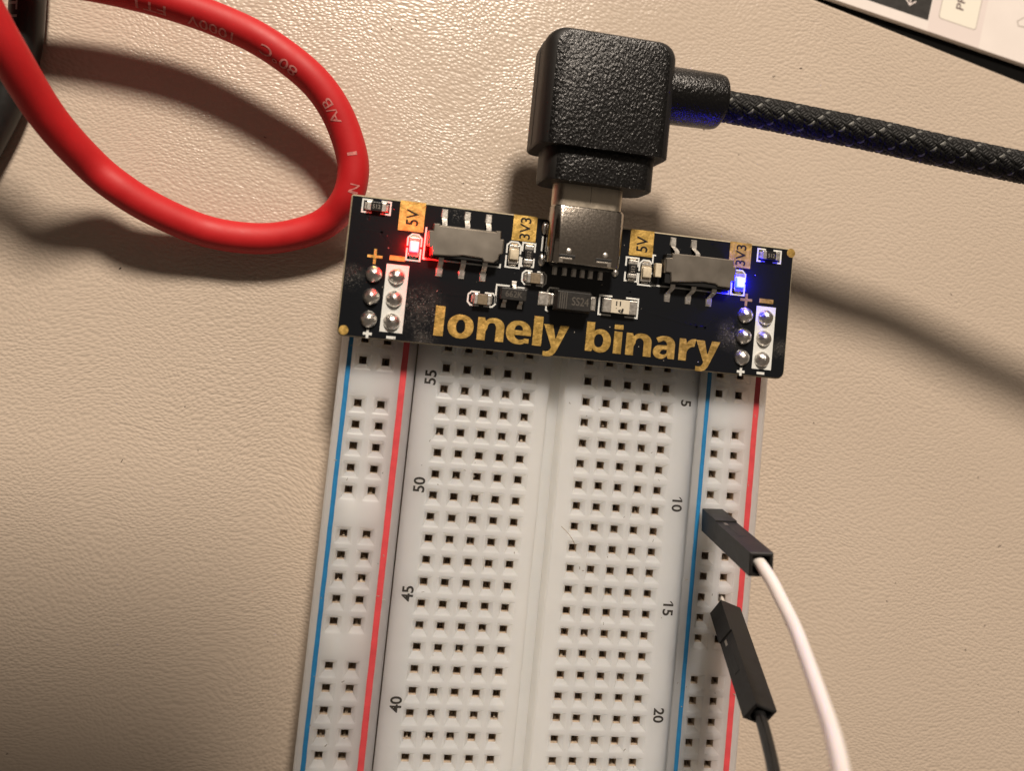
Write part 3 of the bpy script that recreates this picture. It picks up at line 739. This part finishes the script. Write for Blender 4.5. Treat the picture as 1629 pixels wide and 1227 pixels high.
# diode
silk(([(-2.2, 10.85), (-3.3, 10.85), (-3.55, 10.5), (-3.55, 8.2), (-3.2, 8.0)], False))
dio = MB()
dio.loft([[(x, y, z) for x, y in rpoly(-3.05 + i, 1.42 - i, 8.2 + i, 10.75 - i, .12)] for i, z in ((.28, ZP + .15), (0, ZP + 1.0), (.22, ZP + 2.0), (.30, ZP + 2.06))])
dio = dio.build('diode', 'chip', module)
t_ = MB(); flat_text(t_, 'SS24', -.1, 9.48, ZP + 2.07, .95, 0, 2.0, .006)
for x in (-2.55, -2.3, -2.05, -1.78): t_.box(x, x + .09, 8.52, 10.42, ZP + 2.05, ZP + 2.07)
t_.build('marking', 'chip_text', dio)
MB().box(-4.45, -2.9, 8.75, 10.2, ZP + .02, ZP + .16, .04).box(-3.35, -2.85, 8.8, 10.15, ZP + .12, ZP + 1.0, .12).prism([(-4.62, 8.65), (-3.2, 8.65), (-3.2, 10.28), (-4.62, 10.28)], ZP + .004, ZP + .1, ch=.06).build('contact_leg', 'lead', dio)
MB().box(1.35, 2.25, 8.75, 10.25, ZP + .02, ZP + .16, .04).box(1.3, 1.7, 8.8, 10.15, ZP + .12, ZP + 1.0, .12).prism([(1.2, 8.65), (2.4, 8.65), (2.4, 10.35), (1.2, 10.35)], ZP + .004, ZP + .1, ch=.06).build('contact_leg', 'lead', dio)
# fuse
brackets(2.82, 7.62, 8.36, 10.62, .85, False)
fuse = MB().box(4.1, 6.35, 8.68, 10.3, ZP + .02, ZP + .72, .04).build('fuse', 'fuse_white', module)
for a, b in ((3.15, 4.12), (6.33, 7.3)): MB().box(a, b, 8.66, 10.32, ZP + .012, ZP + .7, .08).build('end_cap', 'lead', fuse)
t_ = MB(); flat_text(t_, '11', 4.95, 9.82, ZP + .728, .55, 180, .6, .03); flat_text(t_, 'P', 5.3, 9.05, ZP + .728, .56, 168, .62, .04); flat_text(t_, '.', 4.72, 9.25, ZP + .728, .12, 0, .12)
t_.build('marking', 'res_top', fuse)

# slide switches
def gull(par, x, y0, s_, x2=None, wd=.29):
    x2 = x if x2 is None else x2
    def sec(xc, y, z, t=.14, w_=wd): return [(xc - w_, y, z), (xc + w_, y, z), (xc + w_, y, z + t), (xc - w_, y, z + t)]
    m_ = MB().loft([sec(x, y0, ZP + .62), sec(x, y0 + s_ * .45, ZP + .60), sec(x * .5 + x2 * .5, y0 + s_ * .8, ZP + .3), sec(x2, y0 + s_ * 1.05, ZP + .03), sec(x2, y0 + s_ * 1.9, ZP + .02, .12)])
    m_.prism([(x2 - .42, y0 + s_ * 1.2), (x2 + .42, y0 + s_ * 1.2), (x2 + .36, y0 + s_ * 2.15), (x2 - .36, y0 + s_ * 2.15)], ZP + .003, ZP + .09, ch=.07)
    m_.build('contact_leg', 'lead', par)
def switch(poly, bx0, bx1, by0, by1, ups, dns, lever=None):
    base = MB().box(bx0, bx1, by0, by1, ZP + .06, ZP + 1.25, .08).build('slide_switch', 'dark', module)
    m_ = MB().prism(poly, ZP + 1.2, ZP + 1.5, ch=.11)
    # folded side skirts of the can
    x0, x1 = min(p[0] for p in poly), max(p[0] for p in poly)
    m_.box(x0 + .75, x1 - .7, by1 + .01, by1 + .11, ZP + .55, ZP + 1.42)
    m_.box(x0 - .02, x0 + .14, 14.05, 15.65, ZP + .15, ZP + 1.36); m_.box(x1 - .14, x1 + .02, 14.1, 15.6, ZP + .15, ZP + 1.36)
    m_.build('metal_cover', 'tin', base)
    for a in ups: gull(base, a[0], by1 + .02, 1, a[1])
    for a in dns: gull(base, a[0], by0 - .02, -1, a[1])
    if lever: MB().box(*lever, ZP + .35, ZP + 1.05, .08).build('lever', 'ledlens', base)
SW1 = [(-17.79,16.57),(-17.09,16.59),(-17.07,16.40),(-10.63,16.38),(-10.64,16.57),(-10.02,16.57),(-9.96,15.67),(-9.59,15.67),(-9.61,13.99),(-9.98,13.82),(-10.02,13.30),(-10.54,12.84),(-11.67,12.88),(-11.92,13.22),(-14.11,13.30),(-15.22,13.10),(-17.64,12.97),(-17.82,13.81),(-18.16,13.84),(-18.29,15.71),(-17.80,15.73)]
SW2 = [(10.70,16.46),(11.69,16.47),(13.84,16.50),(18.50,16.52),(18.53,15.7),(18.9,15.7),(18.9,14.0),(18.48,13.9),(18.43,13.10),(16.79,13.14),(16.50,13.38),(14.94,13.47),(13.15,13.25),(10.85,13.02),(10.70,14.10),(10.03,14.12),(9.97,15.82),(10.71,15.89)]
switch(SW1, -17.85, -9.95, 12.85, 16.35, ((-16.5, -16.55), (-13.85, -13.88), (-11.35, -11.38)), ((-16.48, -16.5), (-13.89, -13.9), (-11.38, -11.4)))
switch(SW2, 10.15, 18.5, 12.85, 16.35, ((11.6, 11.3), (14.25, 13.95)), ((11.45, 11.15), (14.1, 13.8), (16.7, 16.45)), (9.0, 9.75, 13.45, 15.1))
silk(([(-18.5, 16.2), (-18.5, 12.55), (-9.5, 12.55), (-9.5, 12.95)], False)); silk(([(9.3, 16.1), (8.95, 16.1), (8.95, 12.5), (18.9, 12.5), (18.9, 12.9)], False))

# usb socket
UX = -.28
us = MB().loft([[(UX + a, y, ZP + 1.62 + b) for a, b in rrect(hw, hz, rr, 7)] for y, hw, hz, rr in ((13.62, 4.22, 1.5, 1.1), (13.7, 4.35, 1.6, 1.25), (20.02, 4.35, 1.6, 1.25), (20.28, 4.2, 1.44, 1.12))])
us = us.build('usb_socket', 'shell', module, smooth=True, angle=50)
for xa, xb, yy in ((-3.45, -1.55, 14.42), (.85, 2.75, 14.42)):
    MB().box(xa, xb, yy - .2, yy + .2, ZP + 2.6, ZP + 3.245, .05).build('latch_slot', 'dark', us)
    MB().box(xa + .1, xb - .35, yy - .36, yy - .16, ZP + 2.6, ZP + 3.26, .03).box(xa if xa < 0 else xb - .5, (xa if xa < 0 else xb - .5) + .5, 13.68, yy - .12, ZP + 2.6, ZP + 3.245, .04).build('latch_spring', 'tin', us)
    cx = (xa + xb) / 2 + .15
    MB().lathe([(.34, ZP + 3.2), (.3, ZP + 3.27), (.2, ZP + 3.32), (.05, ZP + 3.34)], cx, 15.05, 14).build('dimple', 'lead', us, smooth=True)
MB().box(UX - 3.6, UX + 3.6, 13.3, 13.8, ZP + .35, ZP + 2.6, .1).build('insulator', 'dark', us)
for x in (-2.95, -1.75, -.62, .42, 1.42, 2.62):
    MB().box(x - .24, x + .24, 12.55, 13.7, ZP + .02, ZP + .22, .05).prism([(x - .3, 12.4), (x + .3, 12.4), (x + .3, 13.3), (x - .3, 13.3)], ZP + .003, ZP + .1, ch=.06).build('contact_leg', 'lead', us)
for x, y, a, b in ((-4.63, 17.75, .42, .8), (-4.62, 13.95, .46, .8), (4.38, 17.6, .4, .8), (4.4, 13.5, .45, .55)):
    m_ = MB().lathe([(1.0, 0), (.95, .12), (.75, .26), (.45, .34), (.08, .36)], 0, 0, 18, .06)
    for v in m_.v: v.x = x + v.x * a; v.y = y + v.y * b; v.z = ZP + .01 + v.z
    m_.build('solder_tab', 'solder', us, smooth=True, angle=60)
silk(([(-4.75, 16.75), (-4.75, 15.0)], False))

# ------------------------------------------------------------------ usb cable
usb = empty('usb_cable', (0, 33, ZT), 'braided black cable with right-angle plug pushed into the circuit board', 'cable')
ZC = 6.0
shell = MB().loft([[(UX - .1 + a, y, ZC + b) for a, b in rrect(4.15, 1.26, 1.2, 7)] for y in (15.2, 23.2)]).build('metal_shell', 'plugmetal', usb, smooth=True, angle=50)
MB().box(UX - .02, UX + .02, 20.8, 23, ZC + 1.24, ZC + 1.268).build('seam', 'dark', shell)
def moulded(cx, hw, y0, y1, zc, hz, rside, rback, rplan, chf):
    """plug shell: wide rounding along both sides, small rounding at the back, near-square front"""
    m_ = MB(); secs = []
    def level(z, ins_x, ins_b):
        X0, X1, Yb = cx - hw + ins_x, cx + hw - ins_x, y1 - ins_b; pl_ = []
        for k in range(9): a = R(90 * k / 8); pl_.append((X1 - rplan + rplan * math.cos(a), Yb - rplan + rplan * math.sin(a), z))
        for k in range(9): a = R(90 + 90 * k / 8); pl_.append((X0 + rplan + rplan * math.cos(a), Yb - rplan + rplan * math.sin(a), z))
        pl_ += [(X0, y0 + chf, z), (X0 + chf, y0, z), (X1 - chf, y0, z), (X1, y0 + chf, z)]
        return pl_
    for sg in (-1, 1):
        L_ = []
        for k in range(9):
            a = R(90 * k / 8); L_.append(level(zc + sg * (hz - rside + rside * math.sin(a)), rside * (1 - math.cos(a)), rback * max(0, (math.sin(a) - .5) * 2) ** 2))
        secs += L_[::-1] if sg < 0 else L_
    m_.loft(secs, True)
    m_.mi[-1] = 1
    zt = zc + hz
    for i, f in enumerate(m_.f):
        if min(m_.v[q].z for q in f) > zt - rside * .14: m_.mi[i] = 1
    return m_
collar = moulded(.2, 6.5, 22.8, 27.5, ZC, 3.1, 1.9, 0.1, .3, .18).build('plug_collar', ['plugside', 'plug'], usb, smooth=True, angle=35)
body = moulded(.12, 7.75, 26.6, 40.05, ZC + .05, 3.85, 1.8, .45, 1.9, .15).build('plug_body', ['plugside', 'plug'], usb, smooth=True, angle=35)
moulded(.12, 7.81, 26.72, 40.11, ZC + .05, .11, .05, .0, 2.0, .15).build('parting_line', 'plugside', body)
# strain relief leaving the body sideways
sr = [(6.8, 35.1, ZC), (9.5, 35.15, ZC), (14.1, 35.2, ZC), (14.55, 35.2, ZC), (14.75, 35.2, ZC), (14.8, 35.2, ZC)]
srm = MB().tube(sr, [3.35, 3.35, 3.3, 3.2, 2.9, 2.0], 40).build('strain_relief', 'plug', usb, smooth=True, angle=60)
CORD = [(12.9, 35.0, 6.0), (16.52, 34.75, 6.2), (21.41, 34.38, 6.8), (26.23, 33.92, 7.4), (34.1, 33.14, 8.5), (40.87, 32.35, 9.3), (48.67, 31.62, 10.1), (58.12, 30.46, 11.9), (67.95, 28.94, 13.5), (79.28, 26.97, 14.4), (92, 24, 12), (108, 19, 4), (124, 13, -4), (140, 6, -5.6)]
cp = spline(CORD, .22)
MB().tube(cp[::3], 1.54, 16).build('cord_core', 'core', usb, smooth=True)
fr = frames(cp)
NS = 24; LAYL = 11.0            # carriers each way, length of one turn
m_ = MB(); m2 = MB()
for way in (1, -1):
    for c in range(NS):
        pts = []
        for i, (p, t, u, v) in enumerate(fr):
            sl = i * .22; a = way * 2 * math.pi * sl / LAYL + 2 * math.pi * c / NS
            # each crossing comes every LAYL/(2*NS): two over, two under
            wv = math.cos(math.pi * (sl / (LAYL / (2 * NS))) / 2 + (c * math.pi / 2 if way > 0 else c * math.pi / 2 + math.pi))
            rr = 1.70 + .09 * wv
            pts.append((p, u * math.cos(a) + v * math.sin(a), rr, t))
        sec = []
        for i in range(len(pts)):
            p, n_, rr, t = pts[i]; q0 = pts[max(0, i - 1)]; q1 = pts[min(len(pts) - 1, i + 1)]
            tg = ((q1[0] + q1[1] * q1[2]) - (q0[0] + q0[1] * q0[2])).normalized(); sd = tg.cross(n_).normalized(); c0 = p + n_ * rr
            sec.append([c0 + sd * .25, c0 + sd * .13 + n_ * .15, c0 - sd * .13 + n_ * .15, c0 - sd * .25, c0 - n_ * .1])
        (m2 if (way > 0 and c % 8 == 1) else m_).loft(sec, False)
m_.build('braided_sleeve', 'braid', usb, smooth=True, angle=80); m2.build('braid_tracer', 'braid_light', usb, smooth=True, angle=80)

# ------------------------------------------------------------------ red lead and black lead
def wrap_text(par, path, items, r, mt, h, ang):
    """items: (text, arc length of its start, width); printed round the tube along the path"""
    fr = frames(path); L = [0]
    for a, b in zip(path, path[1:]): L.append(L[-1] + (b - a).length)
    for txt, s0, wd, an in items:
        vs, fs = glyph(txt, 0.006, 2); xs = [v[0] for v in vs]; ys = [v[1] for v in vs]; out = []
        x0, x1, y0, y1 = min(xs), max(xs), 0.0, 0.72
        for a, b in vs:
            s_ = s0 + (a - x0) / (x1 - x0) * wd; k = 0
            while k < len(L) - 2 and L[k + 1] < s_: k += 1
            f = (s_ - L[k]) / (L[k + 1] - L[k]); p = path[k].lerp(path[k + 1], f); _, t, u, v = fr[k]; u = u.lerp(fr[k + 1][2], f)
            zup = Vector((0, 0, 1)); zup = (zup - t * zup.dot(t)).normalized(); lat = zup.cross(t).normalized()   # lat: to the left of travel
            th = an + ((b - y0) / (y1 - y0) - .5) * h / r
            out.append(p + (zup * math.cos(th) + lat * math.sin(th)) * (r + .025))
        MB().add(out, fs).build('printed_text', mt, par)
RED = [(-69.92, 38.31, 14.0), (-66.61, 34.64, 12.0), (-63.78, 29.31, 9.0), (-60.9, 23.45, 3.5), (-57.36, 19.33, -0.8), (-53.8, 16.87, -1.9), (-49.97, 15.06, -3.2), (-45.2, 13.62, -4.7), (-40.65, 13.25, -5.1), (-36.2, 13.75, -5.2), (-31.8, 15.4, -4.9), (-29.48, 17.25, -4.2), (-28.12, 19.39, -3.0), (-27.69, 21.88, -2.5), (-28.07, 24.6, -2.2), (-29.88, 28.57, -1.5), (-32.23, 31.62, -0.8), (-35.22, 33.95, -0.3), (-39.65, 36.3, 0.0), (-43.71, 37.79, -0.2), (-48.82, 39.07, -0.5), (-54.27, 39.88, -0.6), (-61.64, 40.3, -0.6), (-73.19, 39.9, -0.8), (-95, 37, -4), (-120, 33, -5.8)]
RED = [(-74, 46, 10.0)] + RED; RED = [(-90, 66, -2), (-81, 57, 5)] + RED
red = empty('red_cable', (-45, 25, ZT), 'thick red silicone cable looped beside the corner of the circuit board', 'cable')
rp = spline(RED, .6); RR = 1.95
MB().tube(rp, RR, 28).build('jacket', 'red_rubber', red, smooth=True)
Lr = [0]
for a, b in zip(rp, rp[1:]): Lr.append(Lr[-1] + (b - a).length)
def at_s(x, y):
    i = min(range(len(rp)), key=lambda k: (rp[k].x - x) ** 2 + (rp[k].y - y) ** 2 if rp[k].z < 8 else 1e9); return Lr[i]
s_tip = at_s(-27.69, 21.88)
wrap_text(red, rp, [('N', at_s(-27.7, 20.2), .9, -.25), ('I', at_s(-28.0, 24.3), .45, 0.0), ('A/B', at_s(-29.8, 28.4), 3.3, .35), ('80\u00b0C', at_s(-34.8, 33.7), 5.0, .66), ('1000V', at_s(-42.4, 37.4), 5.8, .95), ('FT1', at_s(-50.5, 39.4), 3.6, .9)], RR, 'red_print', 1.22, 0)
BLK = [(-66, 66, -4.6), (-69.4, 51.16, -5.0), (-69.26, 45.07, -5.3), (-68.83, 39.01, -5.6), (-68.6, 33.64, -5.7), (-69.14, 28.87, -5.7), (-70.38, 23.68, -5.7), (-73.23, 16.05, -5.7), (-77.65, 7.99, -5.7), (-90, -6, -5.7), (-110, -22, -5.7)]
blk = empty('black_cable', (-69, 30, ZT), 'thick black rubber cable passing under the red cable', 'cable')
bp = spline(BLK, .6); MB().tube(bp, 1.98, 28).build('jacket', 'black_rubber', blk, smooth=True)
Lb = [0]
for a, b in zip(bp, bp[1:]): Lb.append(Lb[-1] + (b - a).length)
ib = min(range(len(bp)), key=lambda k: abs(bp[k].y - 40.2))
wrap_text(blk, bp, [('FT1', Lb[ib], 3.8, -.45)], 1.98, 'grey_print', 1.5, 0)

# ------------------------------------------------------------------ jumper wires
def jumper(name, label, base, top, turn, hole, wire, wr, wmat, window):
    root = empty(name, hole, label, 'jumper wire', 'jumper wires plugged into the rail')
    B, T = Vector(base), Vector(top); ax = (T - B).normalized(); xr = Vector((math.cos(turn), math.sin(turn), 0)); xr = (xr - ax * xr.dot(ax)).normalized(); yr = ax.cross(xr)
    M4 = Matrix(((xr.x, yr.x, ax.x, B.x), (xr.y, yr.y, ax.y, B.y), (xr.z, yr.z, ax.z, B.z), (0, 0, 0, 1))); L = (T - B).length; h = 1.27
    m_ = MB()
    def ring(hw, z, q=0): return [M4 @ Vector(p) for p in ((-hw, -hw, z), (hw, -hw, z), (hw, hw, z), (-hw, hw, z))]
    # tapered square housing, open at the wire end
    m_.loft([ring(h - .12, 0), ring(h, .12), ring(h, L - .1), ring(h - .1, L), ring(.95, L), ring(.9, L - 1.6)], True)
    hs = m_.build('connector_housing', 'housing', root)
    # latch window with its plastic tongue and the metal barb behind
    side = window
    def W(x0, x1, y0, y1, z0, z1): # x across the face, y out of it
        rot = Matrix.Rotation(side, 4, 'Z')
        return MB().box(x0, x1, y0, y1, z0, z1, .04, M4=M4 @ rot)
    W(-.62, .62, h - .3, h + .015, 4.6, 9.3).build('latch_window', 'dark', hs)
    W(-.42, .42, h - .2, h + .05, 5.6, 9.25).build('latch_tongue', 'housing', hs)
    W(-.5, -.1, h - .2, h + .03, 4.75, 5.5).build('contact_barb', 'tin', hs)
    W(-1.27, 1.27, h - .1, h + .2, .1, 4.5).build('latch_collar', 'housing', hs)
    H = Vector(hole)
    MB().tube([B + ax * .6, B + ax * .05, B.lerp(H, .5), H, H + Vector((0, 0, -1.6))], .32, 8).build('contact_pin', 'lead', root)
    st = T - ax * 1.5
    MB().tube(spline([st, T - ax * .3] + [Vector(p) for p in wire], .5), wr, 20).build('wire', wmat, root, smooth=True)
    return root
WW = [(19.85, -17.3, 16.6), (20.1, -18.7, 18.3), (20.12, -20.2, 20.6), (19.2, -21.48, 24.0), (17.72, -22.85, 28.5), (16.17, -23.74, 32.5), (14.45, -24.39, 36.0), (11.57, -24.76, 41.0), (8.2, -26.5, 46.0), (3, -36, 51), (-3, -58, 50), (-8, -95, 30), (-12, -128, 3), (-16, -150, -6.9), (-30, -190, -7.0)]
jumper('jumper_wire', 'white jumper wire in a black housing on the red and blue rail', (20.82, -15.51, 1.4), (19.39, -16.16, 15.35), R(4), (21.06, -15.24, 0), WW, .67, 'white_pvc', 0.0)
BW = [(21.2, -32.95, 15.3), (20.65, -33.7, 17.2), (19.95, -34.5, 19.3), (18.45, -35.93, 23.0), (15.96, -37.27, 28.0), (12, -44, 32.5), (7, -62, 32), (2, -92, 16), (-2, -120, 0), (-6, -150, -6.9), (-8, -190, -7.0)]
jumper('jumper_wire', 'black jumper wire with a tilted black housing beside the number 15', (23.58, -26.3, 1.5), (21.5, -32.27, 13.9), R(-17), (23.75, -25.4, 0), BW, .64, 'black_pvc', R(90))

# ------------------------------------------------------------------ printed card at the far corner
ZK = -9.35
e0 = Vector((38.98, 58.51)); e1 = Vector((70.83, 53.70)); ex = (e1 - e0).normalized(); ey = Vector((-ex.y, ex.x))
def K(a, b): p = e0 + ex * a + ey * b; return (p.x, p.y)
card = empty('printed_card', (*K(20, 20), ZT - 2.4), 'white printed card with a charcoal panel lying past the mat edge', 'card')
MB().prism([K(-45, 0), K(75, 0), K(75, 85), K(-45, 85)], ZT - 2.42, ZK, ch=.05).build('sheet', 'card', card)
def ab(x, y): v = Vector((x, y)) - e0; return (v.dot(ex), v.dot(ey))
a1, b1 = ab(54.12, 57.88)
MB().prism([K(a1, b1), K(a1, b1 + 20), K(a1 - 30, b1 + 20), K(a1 - 30, b1)], ZK - .01, ZK + .012).build('dark_panel', 'card_dark', card)
aa, bb = ab(50.92, 59.75)
m_ = MB()
def stroke(p, q_, wd, z):
    p = Vector(p); q_ = Vector(q_); t = (q_ - p).normalized(); nn = Vector((-t.y, t.x)) * wd / 2
    m_.add([(*K(*(p + nn)), z), (*K(*(p - nn)), z), (*K(*(q_ - nn)), z), (*K(*(q_ + nn)), z)], [(0, 1, 2, 3)])
stroke((aa, bb), (aa, bb + 4.5), .2, ZK + .02); stroke((aa + .07, bb - .05), (aa - .9, bb + .85), .2, ZK + .021); stroke((aa - .07, bb - .05), (aa + .9, bb + .85), .2, ZK + .022)
m_.build('printed_arrow', 'card_band', card)
a2, b2 = ab(55.75, 58.4); a3, b3 = ab(62.25, 57.91)
b2 = b3 = (b2 + b3) / 2
MB().prism([K(a1 + .2, 0.05), K(a3 + 1.0, .05), K(a3 + 1.0, 25), K(a1 + .2, 25)], ZK - .01, ZK + .008).build('printed_band', 'card_band', card)
cpoly = [K(x, y) for x, y in rpoly(a2, a3, b2 - .1, b2 + 24, .5)]; cin = [K(x, y) for x, y in rpoly(a2 + .12, a3 - .12, b2 + .02, b2 + 23.9, .45)]
MB().prism(cpoly, ZK - .01, ZK + .014).build('label_outline', 'card_line', card)
MB().prism(cin, ZK - .01, ZK + .02).build('label_panel', 'card_cream', card)
pa, pb = ab(59.35, 61.2)
m_ = MB(); ang = math.degrees(math.atan2(ex.y, ex.x))
p = K(pa, pb + .35); flat_text(m_, 'PR', p[0], p[1], ZK + .026, 1.3, ang + 90, 2.35, .014)
m_.build('printed_text', 'card_text', card)
ia, ib_ = ab(69.6, 59.5)
m_ = MB()
stroke((ia - .6, ib_ + .6), (ia + 1.6, ib_ + 2.6), .14, ZK + .02); stroke((ia - .6, ib_ + .7), (ia - .2, ib_ - .1), .14, ZK + .021); stroke((ia - .25, ib_ - .05), (ia + 2.2, ib_ + .3), .14, ZK + .022)
m_.build('printed_icon', 'card_line', card)

# ------------------------------------------------------------------ lint
lint = MB().tube(spline([(-22.53, 1.93, ZB + .1), (-21.29, 1.46, ZB + .5), (-20.75, 0.61, ZB + .4), (-20.5, -0.5, ZB + .08)], .15), .05, 6).build('lint_fibre', 'hair_white', smooth=True)
tag(lint, 'fine white lint fibre curled beside the red rail line', 'fibre')
hair = MB().tube(spline([(1.92, -17.64, ZB + .06), (2.78, -18.34, ZB + .25), (3.59, -19.35, ZB + .3), (4.03, -20.52, ZB + .06)], .15), .03, 6).build('stray_hair', 'hair_dark', smooth=True)
tag(hair, 'short tan hair lying among the breadboard holes', 'hair')

# dust specks and crumbs, too fine to count
def dust(name, mt, n, region, z, size, label):
    m_ = MB()
    for _ in range(n):
        x, y = region(); a = random.uniform(0, math.pi); L = random.uniform(*size); w_ = random.uniform(.025, .06); bend = random.uniform(-.4, .4)
        p = Vector((x, y, z + w_)); dr = Vector((math.cos(a), math.sin(a), 0)); nn = Vector((-dr.y, dr.x, 0))
        m_.tube([p - dr * L / 2, p + nn * L * bend * .3, p + dr * L / 2], w_, 5)
    tag(m_.build(name, mt, smooth=True), label, 'dust', kind='stuff')
def on_mat():
    while True:
        x, y = random.uniform(-70, 75), random.uniform(-52, 48)
        if not (-30 < x < 31 and y < 20): return x, y
dust('dust', 'dust_dark', 42, on_mat, ZT, (.10, .5), 'dark specks scattered over the beige mat')
dust('dust', 'dust_pale', 60, lambda: (random.choice((random.uniform(-17, -1.5), random.uniform(1.3, 17.5), random.uniform(-26, -18.2), random.uniform(18.4, 26.5))), random.uniform(-50, 2)), ZB, (.08, .35), 'fine dust on the white breadboard')
dust('dust', 'dust_pale', 30, lambda: (random.uniform(-26.5, 26.5), random.uniform(3.0, 18.6)), ZP + .01, (.05, .16), 'fine dust on the black circuit board')
